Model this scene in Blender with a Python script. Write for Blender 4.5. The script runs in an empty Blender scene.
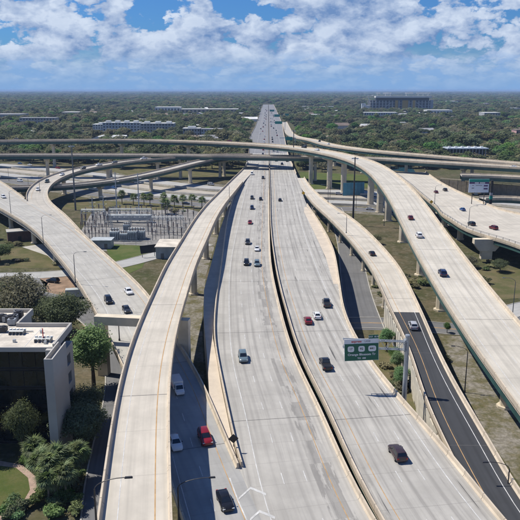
import bpy, math, random
import numpy as np
from mathutils import Vector, Matrix, Euler
random.seed(7); RNG = np.random.default_rng(11)
S = bpy.context.scene
COL = S.collection

# ------------------------------------------------------------------ camera, sky, sun, exposure
CAMZ = 65.0; FPX = 680.0; PITCH = math.atan(170.0/FPX)
cd = bpy.data.cameras.new('camera'); cam = bpy.data.objects.new('camera', cd); COL.objects.link(cam)
cam.location = (0, 0, CAMZ); cam.rotation_euler = (math.pi/2-PITCH, 0, 0)
cd.sensor_width = 36; cd.sensor_fit = 'HORIZONTAL'; cd.lens = 36*FPX/520.0
cd.clip_start = 0.5; cd.clip_end = 90000
S.camera = cam
SUN_EL = math.radians(57); SUN_AZ = math.atan2(-0.95, 0.31)      # azimuth from +Y towards +X
sdir = Vector((math.sin(SUN_AZ)*math.cos(SUN_EL), math.cos(SUN_AZ)*math.cos(SUN_EL), math.sin(SUN_EL)))
sl = bpy.data.lights.new('sun', 'SUN'); sl.energy = 5.0; sl.angle = math.radians(0.53); sl.color = (1, .945, .845)
so = bpy.data.objects.new('sun', sl); COL.objects.link(so); so.rotation_euler = sdir.to_track_quat('Z', 'Y').to_euler()
so.location = (-200, 200, 300)
S.view_settings.view_transform = 'Standard'; S.view_settings.look = 'None'
S.view_settings.exposure = 0.10; S.view_settings.gamma = 1.0; S.view_settings.use_curve_mapping = False
S.render.engine = 'CYCLES'; S.cycles.use_denoising = True
S.cycles.use_adaptive_sampling = True; S.cycles.adaptive_threshold = .025; S.cycles.max_bounces = 5; S.cycles.diffuse_bounces = 2; S.cycles.glossy_bounces = 2; S.cycles.transmission_bounces = 3
S.cycles.volume_bounces = 0; S.cycles.caustics_reflective = False; S.cycles.caustics_refractive = False

class NT:
    """small helper round a node tree"""
    def __init__(s, tree): s.t = tree; s.n = tree.nodes; s.l = tree.links
    def new(s, typ, **kw):
        nd = s.n.new(typ)
        for k, v in kw.items():
            if k.startswith('i_'):
                nd.inputs[k[2:].replace('_', ' ')].default_value = v
            else: setattr(nd, k, v)
        return nd
    def link(s, a, b): s.l.new(a, b)
    def math(s, op, a, b=None, c=None, clamp=False):
        nd = s.n.new('ShaderNodeMath'); nd.operation = op; nd.use_clamp = clamp
        for k, v in enumerate((a, b, c)):
            if v is None: continue
            if hasattr(v, 'is_linked') or hasattr(v, 'links'): s.l.new(v, nd.inputs[k])
            else: nd.inputs[k].default_value = v
        return nd.outputs[0]
    def mix(s, fac, a, b, mode='MIX'):
        nd = s.n.new('ShaderNodeMix'); nd.data_type = 'RGBA'; nd.blend_type = mode
        for sock, v in ((nd.inputs[0], fac), (nd.inputs[6], a), (nd.inputs[7], b)):
            if hasattr(v, 'links'): s.l.new(v, sock)
            elif isinstance(v, (int, float)): sock.default_value = v if sock == nd.inputs[0] else (v, v, v, 1)
            else: sock.default_value = tuple(v)+((1,) if len(v) == 3 else ())
        return nd.outputs[2]
    def ramp(s, f, lo, hi, smooth=True):
        nd = s.n.new('ShaderNodeMapRange'); nd.interpolation_type = 'SMOOTHSTEP' if smooth else 'LINEAR'
        s.l.new(f, nd.inputs[0]); nd.inputs[1].default_value = lo; nd.inputs[2].default_value = hi
        return nd.outputs[0]
    def noise(s, vec, scale, detail=4, rough=.55, out=0, distortion=0):
        nd = s.n.new('ShaderNodeTexNoise'); nd.inputs['Scale'].default_value = scale
        nd.inputs['Detail'].default_value = detail; nd.inputs['Roughness'].default_value = rough
        nd.inputs['Distortion'].default_value = distortion
        if vec is not None: s.l.new(vec, nd.inputs['Vector'])
        return nd.outputs[out]
    def vmap(s, vec, loc=(0,0,0), scale=(1,1,1)):
        nd = s.n.new('ShaderNodeMapping'); nd.inputs['Location'].default_value = loc; nd.inputs['Scale'].default_value = scale
        s.l.new(vec, nd.inputs['Vector']); return nd.outputs[0]

W = bpy.data.worlds.new('World'); S.world = W; W.use_nodes = True
w = NT(W.node_tree); w.n.clear()
sky = w.new('ShaderNodeTexSky', sky_type='NISHITA', sun_disc=False, sun_elevation=SUN_EL, sun_rotation=SUN_AZ % (2*math.pi))
sky.altitude = 50; sky.air_density = 1.0; sky.dust_density = 0.6; sky.ozone_density = 2.5
SKYS = 0.085; BIGLOC = (3.5, 2.2, 5.4); HAZE = 7e-5
tc = w.new('ShaderNodeTexCoord'); D = tc.outputs['Generated']
sep = w.new('ShaderNodeSeparateXYZ'); w.link(D, sep.inputs[0]); el = sep.outputs[2]
def cumulus(off, sc, det, wamp=.5, rough=.6):
    """billowing cloud density: fractal noise carved by warped cells, at direction scale sc"""
    p = w.vmap(D, loc=off, scale=sc)
    wn = w.noise(p, 2.6, 5, .6, out=1)
    wv = w.new('ShaderNodeVectorMath', operation='SCALE'); w.link(wn, wv.inputs[0]); wv.inputs['Scale'].default_value = wamp
    av = w.new('ShaderNodeVectorMath', operation='ADD'); w.link(p, av.inputs[0]); w.link(wv.outputs[0], av.inputs[1])
    a = w.noise(p, .9, det, rough)
    vs = []
    for k, am in ((1.9, .30), (4.6, .17), (10.5, .085)):
        vo = w.new('ShaderNodeTexVoronoi', feature='F1'); vo.inputs['Scale'].default_value = k; w.link(av.outputs[0], vo.inputs['Vector'])
        vs.append(w.math('MULTIPLY', w.math('SUBTRACT', .55, vo.outputs['Distance']), am))
    t = w.math('MULTIPLY', a, .78)
    for v in vs: t = w.math('ADD', t, v)
    return t
o0 = (2.6, 8.7, 1.3); SC = (8.5, 8.5, 14.5)
n1 = cumulus(o0, SC, 8); n2 = cumulus((o0[0]-.10, o0[1]+.06, o0[2]+.20), SC, 6)
big = w.noise(w.vmap(D, loc=BIGLOC, scale=(4.5, 4.5, 11)), 1.0, 2, .5)
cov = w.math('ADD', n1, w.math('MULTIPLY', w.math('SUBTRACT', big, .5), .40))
cov = w.math('SUBTRACT', cov, w.math('MULTIPLY', w.ramp(el, .14, .55), .26))     # wider cloud gaps above the frame, added to dim sky fill and darken shadows
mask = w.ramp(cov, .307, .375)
lit = w.math('ADD', .50, w.math('MULTIPLY', w.math('SUBTRACT', n1, n2), 3.0), clamp=True)
thick = w.ramp(cov, .42, .66)
lit2 = w.math('SUBTRACT', lit, w.math('MULTIPLY', thick, .16), clamp=True)
ccol = w.mix(lit2, (.15/SKYS, .262/SKYS, .50/SKYS), (.60/SKYS, .69/SKYS, .835/SKYS))
blue = w.mix(1.0, sky.outputs[0], (.30, .62, 1.12), 'MULTIPLY')
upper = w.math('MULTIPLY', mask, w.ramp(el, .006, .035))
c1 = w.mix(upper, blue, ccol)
# low rows of far cumulus and the pale blue air in front of them
m1 = cumulus((2.2, 7.1, 3.3), (14, 14, 34), 7, .4); m2 = cumulus((2.1, 7.15, 3.48), (14, 14, 34), 5, .4)
lrow = w.math('ADD', .45, w.math('MULTIPLY', w.math('SUBTRACT', m1, m2), 2.6), clamp=True)
rcol = w.mix(lrow, (.22/SKYS, .355/SKYS, .59/SKYS), (.47/SKYS, .585/SKYS, .75/SKYS))
rcol = w.mix(w.ramp(m1, .30, .42), (.235/SKYS, .40/SKYS, .68/SKYS), rcol)
vf = w.math('SUBTRACT', 1.0, w.ramp(el, .028, .062))
c2 = w.mix(w.math('MULTIPLY', vf, .88), c1, rcol)
hz = w.math('SUBTRACT', 1.0, w.ramp(el, .0, .05))
c3 = w.mix(w.math('MULTIPLY', hz, .78), c2, (.215/SKYS, .385/SKYS, .675/SKYS))
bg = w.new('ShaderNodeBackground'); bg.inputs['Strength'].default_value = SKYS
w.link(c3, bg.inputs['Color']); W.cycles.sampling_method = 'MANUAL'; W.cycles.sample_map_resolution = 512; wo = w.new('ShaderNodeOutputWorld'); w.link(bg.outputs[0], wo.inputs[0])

# ------------------------------------------------------------------ image pixels to world points, through the camera's projection
_c, _s = math.cos(PITCH), math.sin(PITCH)
def at(px, py, z=0.0):
    dy = FPX*_c+(260-py)*_s; dz = -FPX*_s+(260-py)*_c
    t = (z-CAMZ)/dz
    return Vector(((px-260)*t, dy*t, z))
def zof(py, y):                       # height on the camera ray of image row py at distance y
    dy = FPX*_c+(260-py)*_s; dz = -FPX*_s+(260-py)*_c
    return CAMZ+dz*y/dy
def xof(px, y, z):
    return (px-260)/FPX*(y*_c+(CAMZ-z)*_s)

# ------------------------------------------------------------------ materials
MATS = {}
def lin(h):
    return h
def base_mat(name, color, rough=.8, var=.18, scale=.5, metallic=0, spec=.5, bump=0, fine=0):
    if name in MATS: return MATS[name]
    m = bpy.data.materials.new(name); m.use_nodes = True; n = NT(m.node_tree); b = n.n['Principled BSDF']
    b.inputs['Roughness'].default_value = rough; b.inputs['Metallic'].default_value = metallic
    b.inputs['Specular IOR Level'].default_value = spec
    g = n.new('ShaderNodeNewGeometry')
    f = n.noise(g.outputs['Position'], scale, 5, .6)
    f = n.ramp(f, .3, .7)
    lo = tuple(c*(1-var) for c in color); hi = tuple(min(1, c*(1+var)) for c in color)
    c = n.mix(f, lo, hi)
    if fine:
        f2 = n.ramp(n.noise(g.outputs['Position'], scale*9, 3, .7), .35, .75)
        c = n.mix(n.math('MULTIPLY', f2, fine), c, tuple(x*.55 for x in color))
    n.link(c, b.inputs['Base Color'])
    if bump:
        bp = n.new('ShaderNodeBump'); bp.inputs['Strength'].default_value = bump; bp.inputs['Distance'].default_value = .05
        n.link(n.noise(g.outputs['Position'], scale*12, 3), bp.inputs['Height']); n.link(bp.outputs[0], b.inputs['Normal'])
    MATS[name] = m; return m

def deck_mat(name, color, dark, lane=3.6, off=0.0, streak=.5, patch=0, patch_u=(0, 0), joint=6.0, skid=0):
    """worn concrete or asphalt road surface; UV holds metres across and along"""
    m = bpy.data.materials.new(name); m.use_nodes = True; n = NT(m.node_tree); b = n.n['Principled BSDF']
    b.inputs['Roughness'].default_value = .85; b.inputs['Specular IOR Level'].default_value = .3
    uv = n.new('ShaderNodeUVMap'); uv.uv_map = 'UVMap'
    sp = n.new('ShaderNodeSeparateXYZ'); n.link(uv.outputs[0], sp.inputs[0]); u, v = sp.outputs[0], sp.outputs[1]
    g = n.new('ShaderNodeNewGeometry').outputs['Position']
    f = n.ramp(n.noise(g, .12, 6, .65), .3, .7)
    c = n.mix(f, tuple(x*.86 for x in color), tuple(x*1.1 for x in color))
    # wheel paths in every lane: two soft dark bands, broken up along the road
    lu = n.math('FRACT', n.math('DIVIDE', n.math('SUBTRACT', u, off-lane*20), lane))
    w1 = n.math('ABSOLUTE', n.math('SUBTRACT', n.math('ABSOLUTE', n.math('SUBTRACT', lu, .5)), .23))
    wp = n.math('SUBTRACT', 1.0, n.ramp(w1, .02, .17))
    st = n.ramp(n.noise(n.vmap(uv.outputs[0], scale=(1.1, .018, 1)), 1.0, 5, .6), .32, .7)
    c = n.mix(n.math('MULTIPLY', n.math('MULTIPLY', wp, st), streak), c, dark)
    st2 = n.ramp(n.noise(n.vmap(uv.outputs[0], loc=(7, 3, 0), scale=(2.6, .05, 1)), 1.0, 4, .6), .45, .8)
    c = n.mix(n.math('MULTIPLY', st2, streak*.55), c, dark)
    # every slab pour is a little different
    cell = n.new('ShaderNodeTexWhiteNoise', noise_dimensions='2D')
    cv = n.new('ShaderNodeCombineXYZ')
    n.link(n.math('FLOOR', n.math('DIVIDE', u, lane)), cv.inputs[0]); n.link(n.math('FLOOR', n.math('DIVIDE', v, joint)), cv.inputs[1])
    n.link(cv.outputs[0], cell.inputs['Vector'])
    c = n.mix(n.math('MULTIPLY', cell.outputs['Value'], .16), c, tuple(x*.72 for x in color))
    jv = n.math('FRACT', n.math('DIVIDE', v, joint))
    jl = n.math('LESS_THAN', jv, .018)
    c = n.mix(n.math('MULTIPLY', jl, .35), c, dark)
    if patch:
        a0, a1 = patch_u
        inb = n.math('MULTIPLY', n.ramp(u, a0-.1, a0+.1), n.math('SUBTRACT', 1.0, n.ramp(u, a1-.1, a1+.1)))
        pn = n.ramp(n.noise(n.vmap(uv.outputs[0], loc=(2, 9, 0), scale=(.9, .14, 1)), 1.0, 6, .7), .47, .56)
        pc = n.new('ShaderNodeTexWhiteNoise', noise_dimensions='2D'); pv = n.new('ShaderNodeCombineXYZ')
        n.link(n.math('FLOOR', n.math('DIVIDE', u, 1.15)), pv.inputs[0]); n.link(n.math('FLOOR', n.math('DIVIDE', v, 7.3)), pv.inputs[1]); n.link(pv.outputs[0], pc.inputs['Vector'])
        pn = n.math('MULTIPLY', pn, n.math('ADD', .35, n.math('MULTIPLY', n.math('GREATER_THAN', pc.outputs['Value'], .38), .65)))
        pn = n.math('MAXIMUM', pn, n.math('MULTIPLY', n.math('GREATER_THAN', pc.outputs['Value'], .72), .75))
        c = n.mix(n.math('MULTIPLY', n.math('MULTIPLY', inb, pn), patch), c, tuple(x*.9 for x in dark))
    if skid:
        sk = n.ramp(n.noise(n.vmap(uv.outputs[0], loc=(4, 1, 0), scale=(1.7, .07, 1)), 1.0, 2, .5), .62, .72)
        c = n.mix(n.math('MULTIPLY', n.math('MULTIPLY', sk, wp), skid), c, (.03, .03, .033))
    lc = n.math('SUBTRACT', 1.0, n.ramp(n.math('ABSOLUTE', n.math('SUBTRACT', lu, .5)), .03, .13))
    oil = n.ramp(n.noise(n.vmap(uv.outputs[0], loc=(1, 5, 0), scale=(1.3, .03, 1)), 1.0, 4, .65), .40, .72)
    c = n.mix(n.math('MULTIPLY', n.math('MULTIPLY', lc, oil), streak*.7), c, dark)
    sm = n.ramp(n.noise(g, 2.6, 4, .7), .55, .8)
    c = n.mix(n.math('MULTIPLY', sm, .16), c, dark)
    n.link(c, b.inputs['Base Color'])
    bp = n.new('ShaderNodeBump'); bp.inputs['Strength'].default_value = .25; bp.inputs['Distance'].default_value = .02
    n.link(n.noise(g, 9, 3), bp.inputs['Height']); n.link(bp.outputs[0], b.inputs['Normal'])
    MATS[name] = m; return m

M = lambda k: MATS[k]
def barrier_mat(name, color):
    m = bpy.data.materials.new(name); m.use_nodes = True; n = NT(m.node_tree); b = n.n['Principled BSDF']; b.inputs['Roughness'].default_value = .85; b.inputs['Specular IOR Level'].default_value = .3
    uv = n.new('ShaderNodeUVMap'); uv.uv_map = 'UVMap'; sp = n.new('ShaderNodeSeparateXYZ'); n.link(uv.outputs[0], sp.inputs[0]); v = sp.outputs[1]
    g = n.new('ShaderNodeNewGeometry').outputs['Position']
    c = n.mix(n.ramp(n.noise(g, .22, 5, .6), .3, .7), tuple(x*.86 for x in color), tuple(x*1.1 for x in color))
    cell = n.new('ShaderNodeTexWhiteNoise', noise_dimensions='1D'); n.link(n.math('FLOOR', n.math('DIVIDE', v, 6.1)), cell.inputs['W'])
    c = n.mix(n.math('MULTIPLY', cell.outputs['Value'], .22), c, tuple(x*.7 for x in color))
    st = n.ramp(n.noise(n.vmap(g, scale=(1.6, 1.6, .12)), 1.0, 4, .65), .52, .78); c = n.mix(n.math('MULTIPLY', st, .42), c, (.16, .14, .115))
    jl = n.math('LESS_THAN', n.math('FRACT', n.math('DIVIDE', v, 6.1)), .02); c = n.mix(n.math('MULTIPLY', jl, .65), c, (.08, .07, .06))
    n.link(c, b.inputs['Base Color']); MATS[name] = m
barrier_mat('barrier', (.56, .475, .365))
base_mat('barrier_grey', (.40, .36, .30), .85, .2, .3, fine=.2)
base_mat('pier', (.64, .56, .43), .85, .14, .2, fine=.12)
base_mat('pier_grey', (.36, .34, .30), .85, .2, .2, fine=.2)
base_mat('green_steel', (.035, .085, .075), .5, .2, .3)
base_mat('concrete_beam', (.36, .33, .28), .85, .2, .3, fine=.2)
base_mat('pad', (.55, .47, .37), .85, .1, .3, fine=.1)
base_mat('joint', (.09, .088, .085), .9, .2, 2)
base_mat('line_white', (.57, .565, .545), .7, .2, .7, fine=.55)
base_mat('line_yellow', (.46, .285, .125), .7, .2, .7, fine=.4)
base_mat('wall_panel', (.56, .52, .44), .85, .14, .4, fine=.15)
base_mat('soundwall', (.26, .22, .165), .9, .2, .5, fine=.2)
base_mat('asphalt', (.055, .055, .058), .9, .25, .3, fine=.2)
base_mat('asphalt_old', (.17, .168, .165), .9, .22, .15, fine=.2)
base_mat('pavement', (.42, .40, .36), .9, .15, .2, fine=.15)
base_mat('gravel', (.215, .205, .19), .95, .35, .12, fine=.5, bump=.4)
base_mat('dirt', (.26, .175, .115), .95, .3, .3, fine=.3, bump=.3)
base_mat('galv', (.42, .45, .47), .45, .1, 1, metallic=.5)
base_mat('galv_dark', (.16, .17, .18), .5, .15, 1, metallic=.4)
base_mat('dark_pole', (.035, .033, .035), .5, .2, 1)
base_mat('black', (.012, .012, .013), .5, .2, 1)
base_mat('tyre', (.014, .014, .015), .85, .2, 2)
base_mat('rim', (.35, .35, .36), .35, .1, 2, metallic=.8)
base_mat('car_glass', (.012, .015, .02), .08, .05, 1, spec=.8)
base_mat('headlight', (.75, .78, .8), .15, .05, 1)
base_mat('taillight', (.35, .012, .01), .25, .05, 1)
base_mat('sign_green', (.003, .105, .062), .55, .06, .6)
base_mat('sign_white', (.72, .74, .76), .55, .05, .6)
base_mat('sign_teal', (.0, .22, .18), .55, .06, .6)
base_mat('sign_back', (.2, .2, .2), .6, .1, 1)
base_mat('sign_yellow', (.75, .42, .02), .55, .06, 1)
base_mat('sign_red', (.55, .03, .03), .55, .06, 1)
base_mat('sign_purple', (.07, .03, .12), .55, .06, 1)
base_mat('sign_grey', (.25, .26, .3), .55, .06, 1)
base_mat('screen', (.55, .62, .72), .5, .05, 1)
base_mat('stucco', (.42, .40, .365), .9, .07, .15, fine=.08, bump=.15)
base_mat('stucco_white', (.68, .67, .63), .9, .08, .1, fine=.08)
base_mat('roof_membrane', (.60, .545, .46), .9, .24, .22, fine=.3)
base_mat('hvac', (.30, .32, .34), .5, .2, .8, metallic=.3)
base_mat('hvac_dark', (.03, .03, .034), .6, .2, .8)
base_mat('facade_glass', (.012, .015, .016), .10, .3, .3, spec=.5)
base_mat('window_dark', (.035, .042, .05), .2, .2, .3, spec=.6)
base_mat('bwhite', (.62, .63, .62), .9, .1, .05)
base_mat('bgrey', (.33, .345, .36), .9, .1, .05)
base_mat('bblue', (.40, .45, .50), .9, .1, .05)
base_mat('btan', (.42, .35, .26), .9, .12, .05)
base_mat('bbrown', (.20, .15, .115), .9, .12, .05)
base_mat('bpink', (.50, .30, .29), .9, .1, .05)
base_mat('roof_grey', (.30, .30, .31), .9, .15, .05)
base_mat('roof_white', (.66, .66, .64), .9, .1, .05)
base_mat('roof_brown', (.20, .155, .125), .9, .15, .05)
base_mat('yellow_panel', (.42, .27, .055), .8, .1, .02)
base_mat('stand_dark', (.07, .073, .085), .8, .25, .03)
base_mat('equip_grey', (.34, .39, .41), .5, .15, .5, metallic=.1)
base_mat('equip_light', (.42, .45, .45), .5, .15, .5)
base_mat('insulator', (.16, .12, .11), .4, .2, 1)
base_mat('bark', (.13, .10, .075), .95, .3, 1.5)
base_mat('palm_bark', (.20, .165, .125), .95, .3, 2)
base_mat('blue_panel', (.06, .23, .34), .5, .15, .2)
base_mat('water', (.03, .09, .13), .08, .1, .2, spec=.6)
base_mat('brick_path', (.36, .26, .20), .9, .2, 1.2, fine=.3)
base_mat('brick_dark', (.13, .075, .055), .9, .2, .8, fine=.2)
for cname, cc, rgh in (('white', (.70, .71, .72), .25), ('silver', (.38, .39, .41), .28), ('grey', (.13, .14, .15), .3), ('black', (.012, .012, .014), .22),
                       ('charcoal', (.035, .037, .042), .25), ('red', (.19, .009, .014), .25), ('maroon', (.12, .012, .018), .25), ('navy', (.012, .022, .07), .25),
                       ('blue', (.035, .10, .26), .25), ('slate', (.12, .17, .20), .28), ('wine', (.045, .028, .03), .25), ('green', (.02, .04, .04), .28), ('tan', (.34, .28, .2), .3)):
    base_mat('paint_'+cname, cc, rgh, .04, .8, spec=.6)

deck_mat('deck_A', (.415, .396, .36), (.215, .205, .19), off=3.5, streak=.62, patch=.7, patch_u=(1.9, 5.4), joint=6.1)
deck_mat('deck_B', (.425, .405, .366), (.20, .19, .174), off=2.8, streak=.75, patch=.3, patch_u=(0.3, 2.0), joint=9.0, skid=.75)
deck_mat('deck_ramp', (.54, .495, .42), (.33, .305, .262), lane=4.4, off=2.2, streak=.45, joint=12)
deck_mat('deck_flyover', (.55, .51, .435), (.30, .28, .245), lane=3.9, off=3.2, streak=.6, joint=15)
deck_mat('deck_E', (.43, .412, .37), (.26, .25, .228), off=2.0, streak=.5, joint=10)
deck_mat('deck_far', (.46, .425, .365), (.27, .25, .22), off=2.0, streak=.4, joint=15)
deck_mat('deck_D', (.35, .345, .33), (.22, .22, .215), off=2.0, streak=.4, patch=.3, patch_u=(0, 2), joint=6.1)
deck_mat('deck_asphalt', (.052, .054, .058), (.028, .029, .031), lane=3.9, off=2.0, streak=.55, joint=200)
deck_mat('road_ground', (.42, .38, .32), (.28, .25, .21), off=1.0, streak=.4, joint=6)
deck_mat('deck_farmain', (.23, .23, .235), (.14, .14, .145), off=2, streak=.5, joint=60)
deck_mat('street', (.16, .16, .162), (.085, .085, .088), off=0, streak=.5, joint=60)
deck_mat('street_light', (.40, .395, .38), (.27, .27, .26), off=0, streak=.4, joint=30)

def leaf_mat(name, a, bcol, trans=.25):
    m = bpy.data.materials.new(name); m.use_nodes = True; n = NT(m.node_tree); b = n.n['Principled BSDF']
    oi = n.new('ShaderNodeObjectInfo'); g = n.new('ShaderNodeNewGeometry')
    f = n.ramp(n.noise(g.outputs['Position'], .35, 4, .65), .3, .7)
    c = n.mix(f, a, bcol)
    c = n.mix(n.math('MULTIPLY', g.outputs['Random Per Island'], .5), c, tuple(x*1.55 for x in bcol))
    hs = n.new('ShaderNodeHueSaturation'); n.link(c, hs.inputs['Color'])
    n.link(n.math('ADD', .487, n.math('MULTIPLY', oi.outputs['Random'], .045)), hs.inputs['Hue'])
    r2 = n.math('FRACT', n.math('MULTIPLY', oi.outputs['Random'], 17.31))
    n.link(n.math('ADD', .85, n.math('MULTIPLY', r2, .9)), hs.inputs['Value'])
    r3 = n.math('FRACT', n.math('MULTIPLY', oi.outputs['Random'], 41.7))
    n.link(n.math('ADD', .64, n.math('MULTIPLY', r3, .38)), hs.inputs['Saturation'])
    n.link(hs.outputs[0], b.inputs['Base Color']); b.inputs['Roughness'].default_value = .7; b.inputs['Specular IOR Level'].default_value = .2
    tr = n.new('ShaderNodeBsdfTranslucent'); n.link(hs.outputs[0], tr.inputs[0])
    mx = n.new('ShaderNodeMixShader'); mx.inputs[0].default_value = trans
    n.link(b.outputs[0], mx.inputs[1]); n.link(tr.outputs[0], mx.inputs[2]); n.link(mx.outputs[0], n.n['Material Output'].inputs[0])
    MATS[name] = m; return m
leaf_mat('leaf_oak', (.060, .080, .026), (.115, .135, .050), .38)
leaf_mat('leaf_brown', (.105, .10, .047), (.175, .16, .08), .38)
leaf_mat('leaf_bright', (.045, .105, .016), (.10, .18, .035), .38)
leaf_mat('leaf_palm', (.065, .105, .028), (.14, .17, .06), .35)

def ground_mat():
    m = bpy.data.materials.new('ground'); m.use_nodes = True; n = NT(m.node_tree); b = n.n['Principled BSDF']
    g = n.new('ShaderNodeNewGeometry').outputs['Position']
    f1 = n.ramp(n.noise(g, .012, 6, .62), .38, .62); f2 = n.ramp(n.noise(g, .09, 6, .66), .35, .65); f3 = n.ramp(n.noise(g, .9, 4, .7), .3, .75)
    c = n.mix(f2, (.062, .062, .028), (.155, .122, .078))
    c = n.mix(n.math('MULTIPLY', f1, .7), c, (.07, .086, .030))
    f4 = n.ramp(n.noise(g, .35, 7, .75), .48, .62)
    c = n.mix(n.math('MULTIPLY', f4, .55), c, (.20, .175, .13)); c = n.mix(n.math('MULTIPLY', f3, .6), c, (.04, .042, .020))
    n.link(c, b.inputs['Base Color']); b.inputs['Roughness'].default_value = .95; b.inputs['Specular IOR Level'].default_value = .1
    MATS['ground'] = m
ground_mat()
def grass_mat(name, a, bc):
    m = bpy.data.materials.new(name); m.use_nodes = True; n = NT(m.node_tree); b = n.n['Principled BSDF']
    g = n.new('ShaderNodeNewGeometry').outputs['Position']
    f = n.ramp(n.noise(g, .15, 6, .68), .35, .65); f3 = n.ramp(n.noise(g, 2.2, 4, .7), .3, .75)
    c = n.mix(f, a, bc); c = n.mix(n.math('MULTIPLY', f3, .4), c, tuple(x*.6 for x in a))
    n.link(c, b.inputs['Base Color']); b.inputs['Roughness'].default_value = .95; b.inputs['Specular IOR Level'].default_value = .1
    bp = n.new('ShaderNodeBump'); bp.inputs['Strength'].default_value = .5; bp.inputs['Distance'].default_value = .1
    n.link(n.noise(g, 5, 3), bp.inputs['Height']); n.link(bp.outputs[0], b.inputs['Normal'])
    MATS[name] = m
grass_mat('lawn', (.070, .096, .026), (.115, .115, .045))
def scrub_mat():
    m = bpy.data.materials.new('scrub'); m.use_nodes = True; n = NT(m.node_tree); b = n.n['Principled BSDF']; g = n.new('ShaderNodeNewGeometry').outputs['Position']
    f = n.ramp(n.noise(g, .16, 7, .75), .38, .62); f2 = n.ramp(n.noise(g, 1.1, 5, .7), .35, .7)
    a = n.mix(f2, (.17, .155, .13), (.30, .28, .25)); c = n.mix(f2, (.085, .085, .038), (.15, .125, .07)); c = n.mix(f, a, c)
    n.link(c, b.inputs['Base Color']); b.inputs['Roughness'].default_value = .95; b.inputs['Specular IOR Level'].default_value = .1; MATS['scrub'] = m
scrub_mat()
grass_mat('grass_green', (.072, .108, .028), (.125, .135, .05))
grass_mat('grass_dry', (.095, .10, .040), (.165, .135, .075))

# ------------------------------------------------------------------ object helpers
def tag(o, label=None, cat=None, group=None, kind=None):
    if label: o['label'] = label
    if cat: o['category'] = cat
    if group: o['group'] = group
    if kind: o['kind'] = kind
    return o
def link(o, parent=None):
    COL.objects.link(o)
    if parent is not None: o.parent = parent
    return o
def empty(name, loc=(0,0,0), rz=0, label=None, cat=None, group=None):
    o = bpy.data.objects.new(name, None); link(o); o.location = loc; o.rotation_euler = (0, 0, rz); o.empty_display_size = .5
    return tag(o, label, cat, group)

class MB:
    """collects faces for ONE mesh object"""
    def __init__(s): s.v = []; s.f = []; s.mi = []; s.uv = None
    def quad(s, pts, mi=0):
        k = len(s.v); s.v += [tuple(p) for p in pts]; s.f.append(tuple(range(k, k+len(pts)))); s.mi.append(mi)
    def box(s, c, d, rz=0, mi=0, taper=(1, 1), tilt=0):
        cx, cy, cz = c; hx, hy, hz = d[0]/2, d[1]/2, d[2]/2; k = len(s.v); ca, sa = math.cos(rz), math.sin(rz)
        for z in (-1, 1):
            tx, ty = (1, 1) if z < 0 else taper
            for x, y in ((-1,-1),(1,-1),(1,1),(-1,1)):
                X, Y = x*hx*tx, y*hy*ty
                s.v.append((cx+X*ca-Y*sa, cy+X*sa+Y*ca, cz+z*hz))
        for q in ((3,2,1,0),(4,5,6,7),(0,1,5,4),(1,2,6,5),(2,3,7,6),(3,0,4,7)): s.f.append(tuple(k+i for i in q)); s.mi.append(mi)
    def tube(s, pts, rad, n=8, mi=0, cap=True):
        pts = [Vector(p) for p in pts]; rad = rad if isinstance(rad, (list, tuple)) else [rad]*len(pts); rings = []
        for i, p in enumerate(pts):
            t = (pts[min(i+1, len(pts)-1)]-pts[max(i-1, 0)]).normalized()
            a = Vector((1,0,0)) if abs(t.x) < .9 else Vector((0,1,0)); u = t.cross(a).normalized(); v = t.cross(u)
            k = len(s.v); rings.append(k)
            for j in range(n):
                an = 2*math.pi*j/n; q = p+u*(rad[i]*math.cos(an))+v*(rad[i]*math.sin(an)); s.v.append(tuple(q))
        for a, b in zip(rings, rings[1:]):
            for j in range(n): s.f.append((a+j, a+(j+1) % n, b+(j+1) % n, b+j)); s.mi.append(mi)
        if cap:
            s.f.append(tuple(rings[0]+j for j in range(n))); s.f.append(tuple(rings[-1]+n-1-j for j in range(n))); s.mi += [mi, mi]
    def prism(s, poly, z0, z1, mi=0):
        k = len(s.v); n = len(poly)
        for z in (z0, z1): s.v += [(p[0], p[1], z) for p in poly]
        s.f.append(tuple(k+n-1-i for i in range(n))); s.f.append(tuple(k+n+i for i in range(n))); s.mi += [mi, mi]
        for i in range(n): s.f.append((k+i, k+(i+1) % n, k+n+(i+1) % n, k+n+i)); s.mi.append(mi)
    def mesh(s, name, mats, smooth=False):
        me = bpy.data.meshes.new(name); me.from_pydata(s.v, [], s.f)
        for mm in (mats if isinstance(mats, (list, tuple)) else [mats]): me.materials.append(M(mm))
        if any(s.mi): me.polygons.foreach_set('material_index', s.mi)
        if smooth == 'auto':
            me.polygons.foreach_set('use_smooth', [True]*len(s.f)); me.set_sharp_from_angle(angle=math.radians(38))
        elif smooth: me.polygons.foreach_set('use_smooth', [True]*len(s.f))
        if s.uv is not None:
            ul = me.uv_layers.new(name='UVMap'); li = np.empty(len(me.loops), dtype=np.int32); me.loops.foreach_get('vertex_index', li)
            ul.data.foreach_set('uv', np.asarray(s.uv, dtype=np.float32)[li].ravel())
        me.update(); return me
    def build(s, name, mats, parent=None, loc=None, rz=0, smooth=False):
        o = bpy.data.objects.new(name, s.mesh(name, mats, smooth)); link(o, parent)
        if loc is not None: o.location = loc
        o.rotation_euler = (0, 0, rz); return o
def mobj(name, me, parent=None, loc=(0,0,0), rot=(0,0,0), sc=None):
    o = bpy.data.objects.new(name, me); link(o, parent); o.location = loc; o.rotation_euler = rot
    if sc is not None: o.scale = sc
    return o
def box_obj(name, c, d, mat, parent=None, rz=0):
    m = MB(); m.box((0,0,0), d); return m.build(name, mat, parent, c, rz)
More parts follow.
